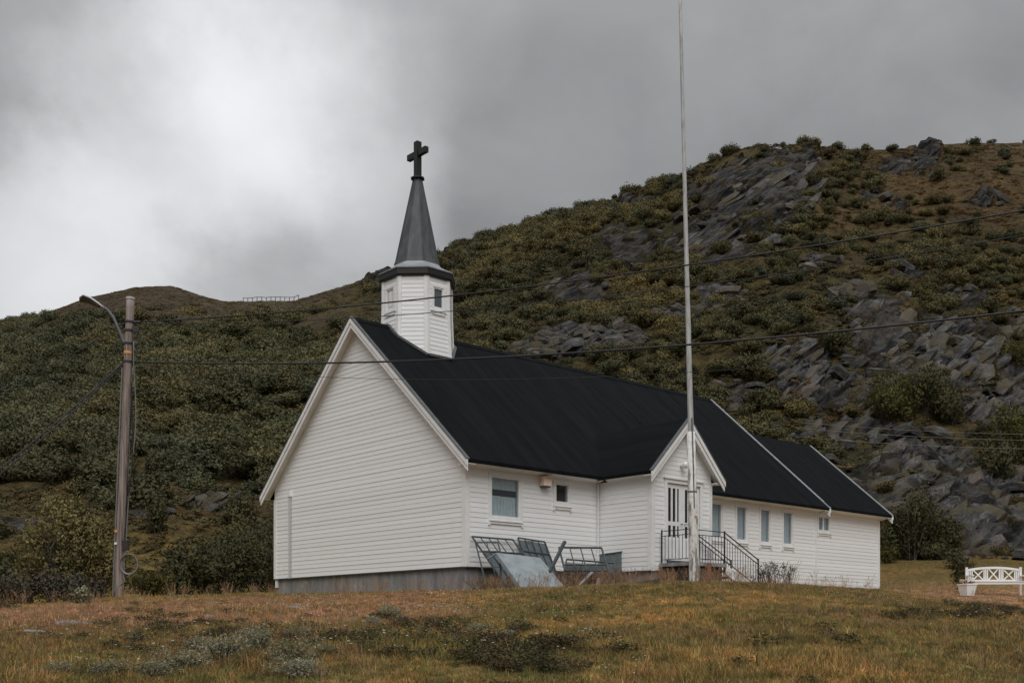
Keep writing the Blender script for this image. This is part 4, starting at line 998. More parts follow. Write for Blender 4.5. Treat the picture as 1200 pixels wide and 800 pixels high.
m.add(vs, fs).obj('top_rail', M['trim'], bn)
m = MB(); m.box(-bw+.037, bw-.037, .265, .305, .45, .52); m.obj('lower_rail', M['trim'], bn)
top_at = lambda x: .80+.075*(1-(x/(bw-.037))**2)
for c in (-.49, 0, .49):
    for sg in (-1, 1):
        m = MB(); m.bar((c-.15*sg, .285+.012*sg, .522), (c+.15*sg, .285+.012*sg, min(top_at(c-.15), top_at(c+.15))-.004), .035, .02, (0, 1, 0)); m.obj('lattice_bar', M['trim'], bn)
for x in (-.79, -.735, -.68, -.30, -.245, -.19, .19, .245, .30, .68, .735, .79):
    m = MB(); m.box(x-.017, x+.017, .272, .298, .523, top_at(x)-.003); m.obj('slat', M['trim'], bn)
for i in range(4):
    m = MB(); m.box(-bw+.04, bw-.04, -.27+i*.125, -.17+i*.125, .43, .455); m.obj('seat_slat', M['trim'], bn)
m = MB(); m.box(-bw+.04, bw-.04, -.25, -.21, .35, .426); m.obj('apron', M['trim'], bn)
pb_ = gpt(1133.5, 33.6); pt = empty('planter', pb_, math.radians(20), 'white square planter with peach flowers beside the bench', 'planter')
MB().hexa([(-.14, -.14, 0), (.14, -.14, 0), (.14, .14, 0), (-.14, .14, 0)], [(-.2, -.2, .34), (.2, -.2, .34), (.2, .2, .34), (-.2, .2, .34)]).obj('pot', M['trim'], pt)
m = MB(); m.box(-.215, .215, -.215, .215, .342, .38); m.obj('rim', M['trim'], pt)
for i in range(9):
    m = MB(); c = (R(-.2, .2), R(-.18, .18), .42+R(0, .09))
    for k in range(5):
        t = k*1.257; m.ball((c[0]+.04*math.cos(t), c[1]+.04*math.sin(t), c[2]), .035, 6, .5)
    m.tube([(c[0]*.6, c[1]*.6, .37), (c[0], c[1], c[2])], .006, 4); m.obj('flower', M['peach'], pt)
link('foliage', leaf_cloud(160, [((0, 0, .40), (.22, .22, .08))], .04, M['olive'], seed=3), pt)

# ------------------------------------------------------------------ far fence on the saddle
fpts = [hillhit(x, 352.0) for x in np.linspace(286, 349, 12)]
fpts = [Vector(((x-600)/F*d, d, gz((x-600)/F*d, d))) for x, d in zip(np.linspace(285, 350, 13), np.interp(np.linspace(285, 350, 13), DD[:, 0], DD[:, 1]))]
fe = empty('fence', fpts[0], 0, 'tiny dark post fence on the saddle between the two hilltops', 'fence')
for p in fpts:
    m = MB(); d = p-fpts[0]; m.box(d.x-.07, d.x+.07, d.y-.07, d.y+.07, d.z-.3, d.z+1.0); m.obj('post', M['twig'], fe)
for p, q in zip(fpts, fpts[1:]):
    m = MB(); m.bar(p-fpts[0]+Vector((0, -.1, .92)), q-fpts[0]+Vector((0, -.1, .92)), .1, .12); m.obj('rail', M['twig'], fe)

# ------------------------------------------------------------------ rock outcrops built of tilted slabs
def slab_mesh(seed):
    g = np.random.default_rng(seed); bm = bmesh.new()
    n = 7; pts = []
    for k in range(n):
        t = 2*math.pi*k/n+g.uniform(-.25, .25); r = g.uniform(.75, 1.1); pts.append((r*math.cos(t), r*math.sin(t)))
    V = []; Fq = []
    for z, s in ((-.5, g.uniform(.8, 1.0)), (.05, 1.03), (.5, g.uniform(.72, .92))):
        ox, oy = g.uniform(-.08, .08, 2)
        V += [(x*s+ox, y*s+oy, z+g.uniform(-.10, .10)) for x, y in pts]
    for i in range(2):
        for k in range(n): Fq.append((i*n+k, i*n+(k+1) % n, (i+1)*n+(k+1) % n, (i+1)*n+k))
    Fq += [tuple(range(n-1, -1, -1)), tuple(range(2*n, 3*n))]
    return MB().add(V, Fq).mesh('slab', M['rock'])
SLABS = [slab_mesh(s) for s in range(10)]
Ld = Vector((.76, .22, .61)).normalized(); Nd = Vector((-.52, -.35, .78)); Nd = (Nd-Ld*Nd.dot(Ld)).normalized(); Qd = Nd.cross(Ld)
ORI = Matrix((Ld, Qd, Nd)).transposed().to_quaternion()
OUT = [((870, 225, 76, 40), 46, 4.2, 'high grey crag of tilted slabs under the right skyline'), ((848, 288, 58, 32), 34, 3.8, 'broken grey cliff below the high crag, behind the flagpole'), ((925, 190, 40, 17), 14, 3.0, 'pale grey slabs at the very top of the high crag'),
       ((735, 290, 40, 20), 20, 3.6, 'brownish slabs jutting from the slope left of the flagpole'), ((672, 338, 40, 17), 14, 3.0, 'low rock ledge on the slope above the nave roof'), ((745, 241, 34, 7), 8, 3.2, 'long pale rock rib near the ridge line left of the flagpole'),
       ((1062, 196, 32, 15), 16, 2.6, 'isolated pale outcrop in brown grass near the hilltop'), ((1015, 385, 40, 26), 22, 2.4, 'dark pointed outcrop just under the thick wire at right'), ((1085, 412, 84, 36), 50, 2.6, 'broad dark slate cliff with parallel tilted beds'),
       ((930, 428, 46, 22), 24, 2.2, 'dark rocks among bushes above the chancel roof'), ((960, 458, 56, 18), 20, 2.0, 'dark ledges just above the chancel roof ridge'), ((990, 505, 58, 14), 18, 1.7, 'low grey rock band directly behind the chancel roof'),
       ((1075, 562, 72, 42), 52, 1.9, 'large steep slate cliff right of the chancel'), ((1138, 590, 54, 42), 44, 1.8, 'lower slate cliff above the bench with long diagonal beds'), ((1165, 640, 42, 14), 22, 1.2, 'dark rock pile on the grass behind the bench'),
       ((1190, 380, 16, 11), 8, 2.0, 'pale rounded rock beside bushes under the thick wire at far right'), ((1150, 482, 40, 18), 18, 1.9, 'rock shoulder between the two dark slate cliffs'), ((1185, 462, 18, 26), 14, 1.8, 'steep rock edge on the slope above the bench'),
       ((240, 590, 32, 7), 11, .95, 'grey ledge in orange heath left of the church gable'), ((168, 603, 18, 6), 7, .8, 'small dark rocks beside the utility pole'), ((25, 617, 42, 6), 10, .95, 'flat grey rock band behind the big willow bush'), ((1130, 350, 20, 10), 8, 2.2, 'small rocks scattered among scrub below the upper wire at right')]
gsl = np.random.default_rng(5)
for (cx, cy, rx, ry), n, sz, lab in OUT:
    c0 = hillhit(cx, cy); e = empty('rock_outcrop', c0, 0, lab, 'rock', 'rock outcrops on the hillside')
    for i in range(int(n*2.2)):
        a = gsl.uniform(0, 6.283); r = math.sqrt(gsl.uniform(0, 1)); qx, qy = cx+rx*r*math.cos(a), cy+ry*r*math.sin(a); h = hillhit(qx, max(qy, np.interp(qx, SK[:, 0], SK[:, 1])+18))
        o = link('slab', SLABS[int(gsl.integers(0, 10))], e); s = sz*gsl.uniform(.3, 1.0)*(.55 if qy < np.interp(qx, SK[:, 0], SK[:, 1])+32 else 1.)
        o.location = h-c0+Vector((0, gsl.uniform(.1, .4)*s, -.22*s)); o.rotation_mode = 'QUATERNION'
        jit = Matrix.Rotation(gsl.normal()*.10, 3, 'X') @ Matrix.Rotation(gsl.normal()*.07, 3, 'Y') @ Matrix.Rotation(gsl.normal()*.16, 3, 'Z')
        o.rotation_quaternion = (jit @ ORI.to_matrix() @ Matrix.Rotation(gsl.choice([0, math.pi]), 3, 'Z')).to_quaternion()
        o.scale = (s*gsl.uniform(.75, 1.7), s*gsl.uniform(.5, .85), s*gsl.uniform(.14, .40))

# ------------------------------------------------------------------ hillside scrub, scree
def scrub_mesh(seed, n=2200, size=.062, nl=8):
    return leaf_cloud(n, lobes(nl, 1.0, 1.15, seed), size, M['scrub'], 'scrub', seed=seed, aspect=1.5, soft=True)
SCRUB = [scrub_mesh(100+i) for i in range(6)]+[leaf_cloud(420, [((0, 0, .1), (1, 1, .42)), ((.4, .2, .15), (.5, .5, .4))], .10, M['scrub'], 'heath', seed=120+i, aspect=1.6, soft=True) for i in range(3)]
def build_scrub():
    g = np.random.default_rng(21); N = 200000
    Y = np.sqrt(g.uniform(38**2, 345**2, N)); u = g.uniform(-.66, .66, N); X = u*Y; px = 600+F*u; B, D, E = hcol(px)
    t = (Y-B)/(D-B); k = (t > .01) & (t < 1.01); X, Y, px, t = X[k], Y[k], px[k], t[k]
    Z = hz(X, Y, fine=False); py = YH-F*Z/Y
    n1 = fbm(X/15, Y/15, 4, 101); n2 = fbm(X/5, Y/5, 3, 107)
    pat = .25+1.5*sstep(-.35, .25, n1+.45*n2)
    left = sstep(560, 420, px); dens = .75*pat*(1-left)+left*1.5*sstep(372, 410, py+12*n1+14*n2)*(.75+.25*pat)
    low = sstep(480, 400, px)*sstep(552, 578, py+14*n1); dens = dens*(1-low)+low*.3*pat
    ur = sstep(900, 1040, px)*sstep(330, 240, py+30*n1); dens = dens*(1-ur)+ur*.10*pat
    rt = sstep(880, 960, px)*sstep(330, 400, py); dens = dens*(1-rt)+rt*.6*pat
    rk = np.clip(blob(ROCKS, px, py, n2), 0, 1); sc = np.clip(blob(SCREE, px, py, n2), 0, 1)
    bare = (1-.93*sstep(.15, .5, rk))*(1-.95*sstep(.1, .5, sc)); dens = dens*bare
    r = g.uniform(size=len(X)); kb = r < .2*dens*np.interp(px, [300, 600], [.62, 1.])
    heath = .55*np.maximum(bare, .85*rt*sstep(-.1, .2, n2+.5*n1))*(1-left*.75*sstep(400, 430, py)); heath = np.where(low > .5, 2.2, heath)
    kh = (~kb) & (g.uniform(size=len(X)) < heath*np.where(px > 480, .8, .3))
    def part(k, mound):
        x, y, z, p, q, m1 = X[k], Y[k], Z[k], px[k], py[k], n1[k]; n = len(x)
        if mound: s = g.uniform(.5, 1.35, n)*np.interp(y, [40, 90, 200], [.5, .8, 1.1])
        else: s = g.uniform(.55, 1.4, n)*np.interp(p, [0, 350, 600, 900, 1200], [2.0, 1.9, 1.5, 1.2, 1.1])*np.interp(y, [40, 90, 200], [.6, .85, 1.05])
        scl = np.stack([s*g.uniform(.85, 1.25, n), s*g.uniform(.85, 1.25, n), s*g.uniform(.6, .95, n)*(.8 if mound else 1)], 1)
        rot = np.stack([g.uniform(-.1, .1, n)+(.35 if mound else 0), g.uniform(-.1, .1, n), g.uniform(0, 6.28, n)*(0 if mound else 1)+g.uniform(-.6, .6, n)], 1)
        b = g.uniform(.66, 1.34, n)*(1+.25*m1); yl = np.clip(.5+.6*m1+g.normal(size=n)*.25, 0, 1)*np.interp(p, [0, 400, 650], [.35, .7, 1.])
        tint = np.ones((n, 4)); tint[:, 0] = b*(.72+.62*yl); tint[:, 1] = b*(.80+.34*yl); tint[:, 2] = b*(.88+.0*yl); tint[:, :3] *= np.interp(p, [0, 450, 800], [1.08, 1., .86])[:, None]
        if mound:
            tint[:, :3] *= np.interp(p, [0, 500, 800], [.8, .75, .68])[:, None]
            top = np.maximum(sstep(480, 400, p)*sstep(415, 385, q), sstep(880, 1020, p)*sstep(330, 250, q)); tint[:, :3] = tint[:, :3]*(1-top[:, None])+np.array([.80, .60, .45])*b[:, None]*.9*top[:, None]; scl *= (1-.45*top)[:, None]
            w = np.interp(p, [0, 450, 700, 1000], [1., .6, .7, 1.])*np.clip(.6+g.normal(size=n)*.35+m1*.4, 0, 1.2); tint[:, 0] *= 1+.35*w; tint[:, 1] *= 1+.02*w; tint[:, 2] *= 1-.25*w
        return np.stack([x, y, z-.12*s], 1), rot, scl, (g.integers(6, 9, n) if mound else g.integers(0, 6, n)), tint
    a, b = part(kb, False), part(kh, True)
    scatter('hillside_scrub', *[np.concatenate([p, q]) for p, q in zip(a, b)], SCRUB, 'dense low birch and willow scrub covering the hillside', 'scrub')
    print('scrub', len(a[0]), len(b[0]))
build_scrub()
def build_scree():
    g = np.random.default_rng(31); P = []; S = []
    for (a, b, ra, rb) in SCREE:
        for i in range(int(ra*rb*.42)):
            t = g.uniform(0, 6.28); r = math.sqrt(g.uniform()); x, y = a+ra*r*math.cos(t), b+rb*r*math.sin(t); P.append((x, y))
    for (a, b, ra, rb) in ROCKS:
        for i in range(int(6+ra*rb*.012)):
            t = g.uniform(0, 6.28); r = g.uniform(.8, 1.5); P.append((a+ra*r*math.cos(t), b+rb*r*math.sin(t)))
    P = [hillhit(x, y) for x, y in P if y > np.interp(x, SK[:, 0], SK[:, 1])+6]; n = len(P)
    s = g.gamma(2.2, .22, n)+.15; ts = np.ones((n, 4))
    stn = []
    for q in range(5):
        me = SLABS[q].copy(); me.name = 'scree_stone'; stn.append(me)
    scatter('scree', np.array(P), g.uniform(-.6, .6, (n, 3))*np.array([1, 1, 5]), np.stack([s, s*.8, s*.55], 1), g.integers(0, 5, n), ts, stn, 'loose grey scree stones lying on the slope', 'scree')
build_scree()

# ------------------------------------------------------------------ individual bushes
def stems(n, rad, h, seed, mat):
    g = np.random.default_rng(seed); m = MB()
    for i in range(n):
        a = g.uniform(0, 6.28); q = g.uniform(.25, .85)*rad
        p = [Vector((0.12*rad*math.cos(a), .12*rad*math.sin(a), -.1)), Vector((q*.45*math.cos(a), q*.45*math.sin(a), h*.35)), Vector((q*math.cos(a+.2), q*math.sin(a+.2), h*g.uniform(.65, .9)))]
        r = .012*h+.01; m.tube(p, [r, r*.7, r*.25], 5)
        for k in range(3):
            b = p[1].lerp(p[2], g.uniform(0, .8)); m.tube([b, b+Vector((g.uniform(-.3, .3)*rad, g.uniform(-.3, .3)*rad, g.uniform(.1, .3)*h))], [r*.4, r*.15], 4)
    return m.mesh('stems', mat)
def bush(name, loc, rad, h, n, leaf, mat, label, cat, group=None, seed=1, nl=9, aspect=2., stem=8):
    e = empty(name, loc, 0, label, cat, group)
    link('crown', leaf_cloud(n, lobes(nl, rad, h, seed), leaf, M[mat], seed=seed, aspect=aspect, soft=True), e)
    link('stems', stems(stem, rad, h, seed, M['bark']), e); return e
# big willow left of the utility pole
LB_S = 1.16
wl = empty('willow_tree', gpt(82, 34.0), 0, 'large round willow bush with yellowing leaves left of the utility pole', 'bush')
LB_ = [((-.35, 0, 2.0), (.75, .7, .95)), ((-.95, .1, 1.3), (.65, .6, .9)), ((.25, -.1, 1.5), (.75, .7, .95)), ((.85, .1, 1.5), (.65, .6, .85)), ((1.15, 0, .9), (.55, .5, .75)), ((-.1, 0, .8), (1.3, .8, .7)), ((-1.25, 0, .7), (.4, .4, .6)), ((.1, 0, 2.4), (.4, .4, .65)), ((-.5, 0, 2.6), (.35, .35, .5)), ((.75, .2, 2.1), (.4, .4, .5))]
LB_ = [(tuple(LB_S*x for x in c), tuple(LB_S*x for x in r)) for c, r in LB_]
link('crown', leaf_cloud(12000, LB_, .058, M['willow'], seed=77, aspect=2.0, soft=True), wl); link('trunk', stems(16, 1.1, 2.6, 78, M['bark']), wl)
hz_l = 'low brown heath bush with bare twigs under the big willow'
for i, (px, y, r, h) in enumerate(((5, 32.5, .75, .85), (32, 32.2, .8, .95), (62, 32.4, .75, .85), (90, 32.6, .6, .75), (-22, 32.5, .8, .9), (112, 33.2, .45, .7))):
    bush('heath_bush', gpt(px, y), r, h, 1300, .045, 'heath', hz_l, 'bush', 'heath bushes under the willow', 200+i)
bush('shrub', gpt(103, 28.6), .55, .42, 700, .04, 'greywillow', 'low grey-green shrub on grass in front of the utility pole', 'bush', None, 231)
for i, (px, y, r, h, mt) in enumerate(((212, 41, .8, 1.2, 'bush'), (238, 41.5, 1.1, 1.8, 'bush'), (270, 42.5, 1.15, 2.1, 'bush'), (300, 42.5, 1.0, 1.9, 'bush'), (318, 45, 1.2, 2.6, 'bush'), (285, 46.5, 1.1, 2.3, 'bush'), (252, 40.8, .7, 1.1, 'bush'))):
    bush('bush', gpt(px, y), r, h, 2200, .07, mt, 'dark green bush in the thicket between utility pole and church gable', 'bush', 'bushes left of the church', 240+i)
bush('shrub', gpt(172, 36), .75, .8, 1200, .055, 'olive', 'small yellow-green shrub just right of the utility pole', 'bush', None, 260)
bush('shrub', gpt(192, 39), .6, .75, 900, .055, 'olive', 'pale olive shrub at the left edge of the thicket', 'bush', None, 261)
LSB = ['dark bush at the foot of the grey ledge left of the gable', 'dark bush between the grey ledge and the thicket', 'tall dark bush beside the gable corner, behind the thicket', 'small dark bush just right of the utility pole on orange heath', 'dark bush half hidden behind the gable corner', 'dark bush on the slope behind the big willow', 'dark bush by the flat grey rock band', 'dark bush above the small rocks beside the utility pole']
for i, (px, y, r, h) in enumerate(((258, 55, 1.0, 1.6), (240, 52, .9, 1.4), (282, 62, 1.2, 2.0), (205, 50, .9, 1.5), (312, 58, 1.2, 2.1), (30, 47, 1.3, 2.0), (2, 46, 1.1, 1.6), (185, 58, 1.1, 1.8))):
    bush('bush', gpt(px, y), r, h, 1200, .09, 'bush', LSB[i], 'bush', 'bushes on the lower slope', 270+i)
rb = [(1068, 58, 1.5, 3.6), (1050, 58.5, 1.2, 2.6), (1090, 59, 1.3, 2.9), (1110, 60, .9, 1.8)]
for i, (px, y, r, h) in enumerate(rb):
    bush('bush', gpt(px, y), r, h, 2600, .085, 'bush', 'tall dark bush at the foot of the slate cliff right of the chancel', 'bush', 'bushes at the cliff foot', 290+i)
bush('bush', gpt(1122, 52), .75, .95, 1200, .06, 'bush', 'small round dark bush on the lawn behind the planter', 'bush', None, 301)
bush('bush', gpt(1129, 41), .55, 1.0, 1000, .05, 'bush', 'dark bush right behind the planter beside the bench', 'bush', None, 302)
bush('shrub', gpt(1040, 56), .7, .8, 800, .07, 'olive', 'low pale shrub at the cliff foot beside the chancel corner', 'bush', None, 303)
CLB = ['broad leafy bush on the green shelf between the upper and lower slate cliffs']*4+['rounded bush just above the nave roof end, left of the dark rocks', 'bush on the slope beside the dark pointed outcrop', *['dark bush clinging to the slope at the edge of the lower slate cliff']*3, 'bush on the slope under the pale rounded rock', 'low bush directly behind the far end of the nave roof', 'small bush on grass beside the chancel corner']
for i, (px, py, r, h) in enumerate(((1060, 478, 2.6, 3.2), (1085, 472, 2.4, 3.0), (1112, 490, 2.2, 2.6), (1040, 490, 2.0, 2.4), (880, 438, 1.8, 2.0), (975, 408, 1.6, 1.9), (1190, 540, 2.2, 3.4), (1180, 520, 2.0, 3.0), (1170, 555, 1.6, 2.4), (1198, 430, 2.2, 2.4), (890, 475, 1.5, 1.6), (1010, 660, .8, .9))):
    bush('bush', hillhit(px, py+8), r, h, 2200, .12, 'bush' if i % 3 else 'olive', CLB[i], 'bush', 'bushes on the cliffs', 310+i)
# twiggy weeds at the walls
def weed(px, y, h, n, rad, label, seed, group=None, mat='twig', leaves=True):
    g = np.random.default_rng(seed); e = empty('weed', gpt(px, y), 0, label, 'weed', group); m = MB()
    for i in range(n):
        a = g.uniform(0, 6.28); q = g.uniform(0, rad); l = h*g.uniform(.55, 1.1); p0 = Vector((q*.5*math.cos(a), q*.5*math.sin(a), -.05))
        p1 = p0+Vector((q*.5*math.cos(a), q*.5*math.sin(a), l*.55)); p2 = p1+Vector((q*.6*math.cos(a)+g.normal()*.06, q*.6*math.sin(a), l*.45)); m.tube([p0, p1, p2], [.007, .005, .003], 4)
        for k in range(3):
            b = p1.lerp(p2, g.uniform(0, .9)); m.tube([b, b+Vector((g.normal()*.12, g.normal()*.1, g.uniform(.05, .16)))], [.004, .002], 3)
    m.obj('twigs', M[mat], e)
    if leaves: link('leaves', leaf_cloud(int(n*7), [((0, 0, h*.5), (rad*.9, rad*.9, h*.5))], .028, M['heath'], seed=seed), e)
    return e
for i, (px, y, h, n, r) in enumerate(((902, 32.5, .8, 26, .42), (912, 32.6, .75, 24, .4), (925, 33.0, .6, 18, .35), (890, 32.8, .5, 14, .3))):
    weed(px, y, h, n, r, 'reddish twiggy weed growing at the foot of the steps railing', 400+i, 'weeds by the steps')
for i, (px, y, h, n, r) in enumerate(((660, 27.9, .5, 40, .5), (675, 28.1, .6, 44, .5), (690, 28.3, .5, 40, .5), (703, 28.3, .45, 36, .45), (722, 28.6, .5, 30, .4))):
    weed(px, y, h, n, r, 'tangled dry brown brush heaped around the scrap frames', 420+i, 'dry brush by the scrap', leaves=False)
for i, (px, y, h, n, r) in enumerate(((565, 27.6, .35, 26, .3), (575, 27.7, .3, 22, .25))):
    weed(px, y, h, n, r, 'low leafy weed at the foundation corner beside the scrap', 440+i, 'weeds at the foundation')

# ------------------------------------------------------------------ meadow plants
def tuft(seed, n, h, spread, w, lean=.5):
    g = np.random.default_rng(seed); V = []; T = []
    for i in range(n):
        a = g.uniform(0, 6.28); q = spread*math.sqrt(g.uniform()); b = np.array([q*math.cos(a), q*math.sin(a), -.02]); l = h*g.uniform(.45, 1.1); d = g.uniform(0, 6.28); ln = lean*g.uniform(.2, 1.)*l
        dv = np.array([math.cos(d), math.sin(d), 0]); sd = np.array([-math.sin(d+g.uniform(-1, 1)), math.cos(d), 0])*w*g.uniform(.7, 1.3)
        m1 = b+dv*ln*.3+np.array([0, 0, l*.6]); tp_ = b+dv*ln+np.array([0, 0, l*g.uniform(.85, 1.)])
        k = len(V); V += [b-sd, b+sd, m1+sd*.75, m1-sd*.75, tp_-sd*.1, tp_+sd*.1]; T += [(k, k+1, k+2, k+3), (k+3, k+2, k+5, k+4)]
    return fastmesh('tuft', np.array(V), np.array(T), M['grass'])
TUFTS = [tuft(i, 40, .085, .11, .0042, 1.0) for i in range(4)]+[tuft(10+i, 22, .17, .09, .0034, .8) for i in range(2)]
def stalk(seed):
    g = np.random.default_rng(seed); V = []; T = []
    for i in range(7):
        b = np.array([g.normal()*.05, g.normal()*.05, -.02]); h = g.uniform(.35, .62); d = np.array([g.normal()*.16, g.normal()*.12, 0])*h*2; w = np.array([.0024, .001, 0])
        p1 = b+d*.35+np.array([0, 0, h*.55]); p2 = b+d+np.array([0, 0, h]); k = len(V); V += [b-w, b+w, p1+w, p1-w, p2-w, p2+w]; T += [(k, k+1, k+2, k+3), (k+3, k+2, k+5, k+4)]
        for q in range(9):
            c = p1+(p2-p1)*g.uniform(.45, 1.05)+g.normal(size=3)*.012; s = g.uniform(.006, .013); k = len(V); V += [c+np.array([-s*.5, 0, 0]), c+np.array([0, -s*.4, -s]), c+np.array([s*.5, 0, 0]), c+np.array([0, s*.4, s])]; T.append((k, k+1, k+2, k+3))
    return fastmesh('stalk', np.array(V), np.array(T), M['grass'])
STALKS = [stalk(500+i) for i in range(4)]
HEATHS = [leaf_cloud(300, lobes(5, .2, .16, 600+i), .012, M['darkheath'], 'heath_clump', seed=600+i) for i in range(3)]
def flower(seed, mat, s):
    m = MB(); g = random.Random(seed)
    for i in range(3):
        x, y, z = g.uniform(-.25, .25), g.uniform(-.25, .25), g.uniform(.06, .14)
        for k in range(5):
            t = k*1.257; m.ball((x+s*.6*math.cos(t), y+s*.6*math.sin(t), z), s*.55, 6, .45)
    return m.mesh('flower', M[mat])
def inside(x, y):                                           # within the church outline?
    dx, dy = x-CX, y-CY; a = dx*math.cos(CR)+dy*math.sin(CR); b = -dx*math.sin(CR)+dy*math.cos(CR)
    return ((a > -.05) & (a < 21.8) & (b > -.06) & (b < 10.3)) | ((a > 5.1) & (a < 9.2) & (b > -3.35) & (b < .1))
def build_meadow():
    g = np.random.default_rng(51)
    def pts(n, y0, y1, pw=2.0, pl=-260, pr=1480):
        Y = (g.uniform(y0**pw, y1**pw, n))**(1/pw); X = (g.uniform(pl, pr, n)-600)/F*Y; k = ~inside(X, Y); return X[k], Y[k]
    # short grass
    X, Y = pts(98000, 8, 31, 1.25); X2, Y2 = pts(30000, 29, 60, 1.6)
    X = np.concatenate([X, X2]); Y = np.concatenate([Y, Y2]); px = 600+F*X/Y; B, D, E = hcol(px); k = Y < B+6; X, Y, px = X[k], Y[k], px[k]; n = len(X)
    t = tint_meadow(X, Y); tint = np.ones((n, 4)); tint[:, :3] = t*np.exp(g.normal(size=(n, 1))*.33)*(1+g.normal(size=(n, 3))*np.array([.12, .06, .1]))
    gr = g.uniform(size=n) < .16; tint[gr, :3] = np.array([.115, .125, .045])*g.uniform(.6, 1.3, (gr.sum(), 1)); oc = g.uniform(size=n) < .08; tint[oc, :3] = np.array([.48, .30, .10])*g.uniform(.7, 1.2, (oc.sum(), 1))
    n1 = fbm(X/1.4, Y/1.4, 3, 131)
    s = g.uniform(.55, 1.2, n)*(.8+.5*np.clip(n1, -.8, 1)); lawn = (px > 1010) & (Y > 42); s[lawn] *= .8
    idx = np.where(g.uniform(size=n) < .22, g.integers(4, 6, n), g.integers(0, 4, n))
    rot = np.stack([g.normal(size=n)*.12, g.normal(size=n)*.12, g.uniform(0, 6.28, n)], 1)
    sc = s*np.interp(Y, [8, 20, 40], [.95, .95, 1.2])
    scatter('meadow_grass', np.stack([X, Y, hz(X, Y)], 1), rot, np.stack([sc, sc, sc*np.interp(Y, [8, 18, 26, 40], [1, .85, .6, .5])], 1), idx, tint, TUFTS, 'short ochre and olive meadow grass', 'grass')
    # tall seeding stalks
    X, Y = pts(9000, 8.5, 46, 1.5); px = 600+F*X/Y; n1 = fbm(X/2.2, Y/2.2, 3, 141); w = .05+.35*sstep(.1, .5, n1); w = np.where((px > 1000) & (Y > 42), .05, w)
    k = g.uniform(size=len(X)) < w; X, Y = X[k], Y[k]; n = len(X)
    X3, Y3 = pts(300, 26.0, 29.5, 1.2, 560, 880); X = np.concatenate([X, X3]); Y = np.concatenate([Y, Y3]); n = len(X)
    tint = np.ones((n, 4)); tint[:, :3] = np.array([.34, .22, .14])*g.uniform(.6, 1.35, (n, 1)); s = g.uniform(.4, .85, n)
    s *= np.where(Y < 16, .7, 1.)
    scatter('seeding_grass', np.stack([X, Y, hz(X, Y)], 1), np.stack([g.normal(size=n)*.12, g.normal(size=n)*.15, g.uniform(0, 6.28, n)], 1), np.stack([s]*3, 1), g.integers(0, 4, n), tint, STALKS, 'tall reddish seeding grass stalks on the meadow', 'grass')
    # dark crowberry patches
    X, Y = pts(15000, 8, 27, 1.3); px = 600+F*X/Y; py = YH-F*hz(X, Y)/Y; n1 = fbm(X/1.1, Y/1.1, 3, 151)
    w = np.zeros(len(X))
    for (a, b, ra, rb, st_) in ((560, 785, 95, 34, 1.), (430, 770, 70, 26, .8), (640, 770, 40, 18, .6), (60, 770, 90, 14, .45), (180, 735, 50, 7, .4), (960, 760, 60, 10, .3), (500, 735, 60, 8, .35), (1150, 720, 70, 10, .6), (880, 735, 50, 8, .3), (300, 745, 80, 10, .4)):
        w = np.maximum(w, st_*np.exp(-((px-a)/ra)**2-((py-b)/rb)**2))
    k = g.uniform(size=len(X)) < np.clip(w*(.45+1.6*n1), 0, .8)+.02*(n1 > .25); X, Y = X[k], Y[k]; n = len(X); s = g.uniform(.7, 1.5, n)
    tint = np.ones((n, 4)); tint[:, :3] *= g.uniform(.8, 1.6, (n, 1))
    scatter('crowberry_heath', np.stack([X, Y, hz(X, Y)-.01], 1), np.stack([0*s, 0*s, g.uniform(0, 6.28, n)], 1), np.stack([s, s, s*.62], 1), g.integers(0, 3, n), tint, HEATHS, 'dark low crowberry patches in the foreground grass', 'heath')
    # small white and ochre flowers
    X, Y = pts(1700, 9, 36, 1.7); n1 = fbm(X/3, Y/3, 3, 161); k = (n1 > -.1); X, Y = X[k], Y[k]; n = len(X); s = g.uniform(.5, 1.1, n)
    scatter('meadow_flowers', np.stack([X, Y, hz(X, Y)+.02], 1), np.stack([0*s, 0*s, g.uniform(0, 6.28, n)], 1), np.stack([s]*3, 1), np.where(g.uniform(size=n) < .35, 2, g.integers(0, 2, n)), np.ones((n, 4)), [flower(1, 'petal', .014), flower(2, 'petal', .011), flower(3, 'yellow_leaf', .012)], 'small white and ochre flowers dotted over the meadow', 'flowers')
build_meadow()
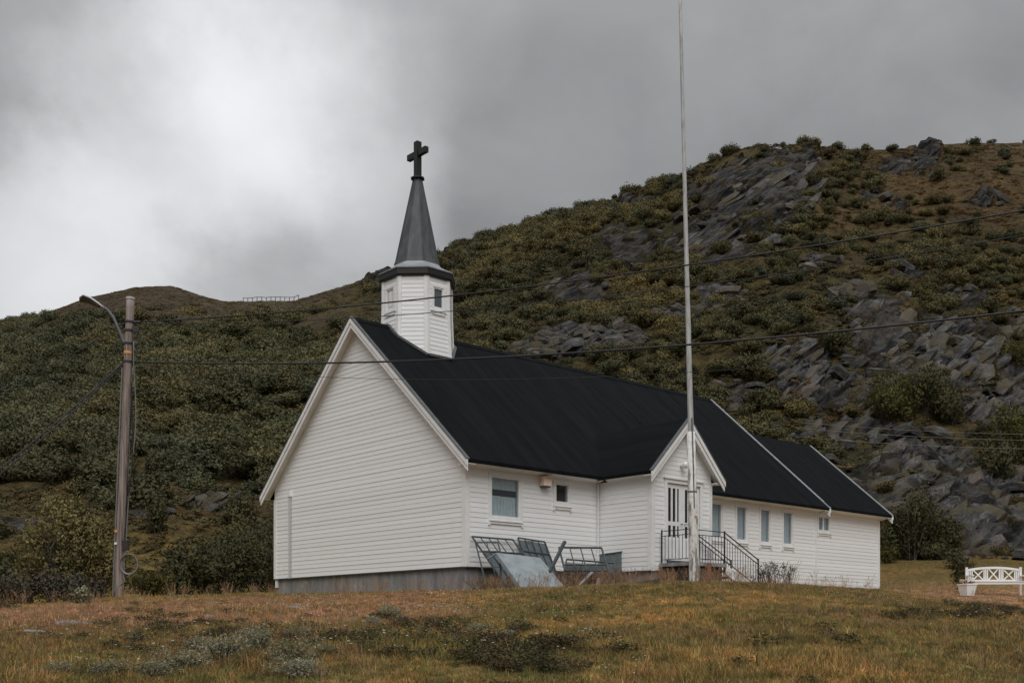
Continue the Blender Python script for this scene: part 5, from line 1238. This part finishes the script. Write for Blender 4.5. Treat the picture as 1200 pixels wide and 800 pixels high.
# grey willow shrubs in the foreground
GW = [(leaf_cloud(1500, lobes(8, .36, .30, 700+i), .017, M['greywillow'], 'leaves', seed=700+i, aspect=2.4), stems(10, .3, .26, 700+i, M['twig'])) for i in range(4)]
def gy(px, py):                                             # distance at which the meadow passes through a pixel
    ys = np.linspace(8.5, 34, 800); x = (px-600)/F*ys; r = YH-F*hz(x, ys, fine=False)/ys; k = np.argmax(r <= py); return float(ys[k])
SHRUBS = [(215, 786, .8, 'broad silvery willow shrub at the heart of the foreground shrub patch'), (258, 776, .85, ''), (180, 796, .7, ''), (305, 762, .75, ''), (340, 776, .85, 'tallest silvery willow shrub, at the edge of the dark crowberry'), (352, 792, .75, ''), (228, 766, .55, ''),
          (385, 770, .45, 'small pale willow shrub between the shrub patch and the dark crowberry'), (455, 727, .8, 'round grey willow shrub alone in the rosy grass below the gable wall'), (438, 733, .45, 'tiny grey willow sprig beside the round shrub below the gable wall'),
          (125, 794, .6, ''), (65, 792, .5, ''), (560, 745, .5, 'wispy silver willow shrub above the dark crowberry'), (592, 752, .45, 'small silver willow sprig in ochre grass below the scrap sheet'), (345, 752, .6, ''), (160, 752, .4, 'small silvery willow shrub between the flat stone and the shrub patch')]
for i, (px, py, s, lab) in enumerate(SHRUBS):
    d = gy(px, min(py, 798)); e = empty('willow_shrub', gpt(px, d), R(0, 6), lab or 'low silvery grey-green willow shrub in the foreground shrub patch', 'shrub', 'silvery willow shrubs')
    q = GW[i % 4]; a = link('leaves', q[0], e); b = link('stems', q[1], e); e.scale = (s*1.1, s*1.1, s*R(.75, 1.05))
# flat stones
def stone(px, py, s, label, seed, flat=.2):
    g = np.random.default_rng(seed); bm = bmesh.new(); bmesh.ops.create_icosphere(bm, subdivisions=3, radius=1)
    for v in bm.verts:
        p = v.co; k = 1+.28*float(fbm(np.array([p.x*1.6+seed]), np.array([p.y*1.6+p.z*2]), 3, seed)[0]); v.co = (p.x*k, p.y*k*.7, max(-.6, min(.75, p.z*k*1.2)))
    me = bpy.data.meshes.new('stone'); bm.to_mesh(me); bm.free(); me.materials.append(M['stone'])
    o = link('stone', me); d = gy(px, py); o.location = gpt(px, d)+Vector((0, 0, .3*s*flat)); o.scale = (s, s, s*flat); o.rotation_euler = (.05, .06, g.uniform(-.4, .4)); setp(o, label, 'stone', 'stones in the meadow')
stone(86, 733, .30, 'pale flat grey stone lying in the rosy grass', 3)
stone(42, 741, .16, 'small flat grey stone left of the pale flat stone', 4)
stone(345, 715, .11, 'tiny pale stone in the rosy grass before the gable', 5, .5)
stone(245, 723, .10, 'tiny stone in rosy grass between pale flat stone and gable', 6, .5)
# crooked dry twig on the path
a = gpt(246, gy(246, 708)); m = MB(); m.tube([Vector((-.12, 0, .05)), Vector((.05, .02, .1)), Vector((.2, 0, .03))], [.012, .01, .006], 6); o = m.obj('twig', M['wood_grey']); o.location = a; setp(o, 'pale dry twig lying on the rosy grass left of the gable', 'twig')
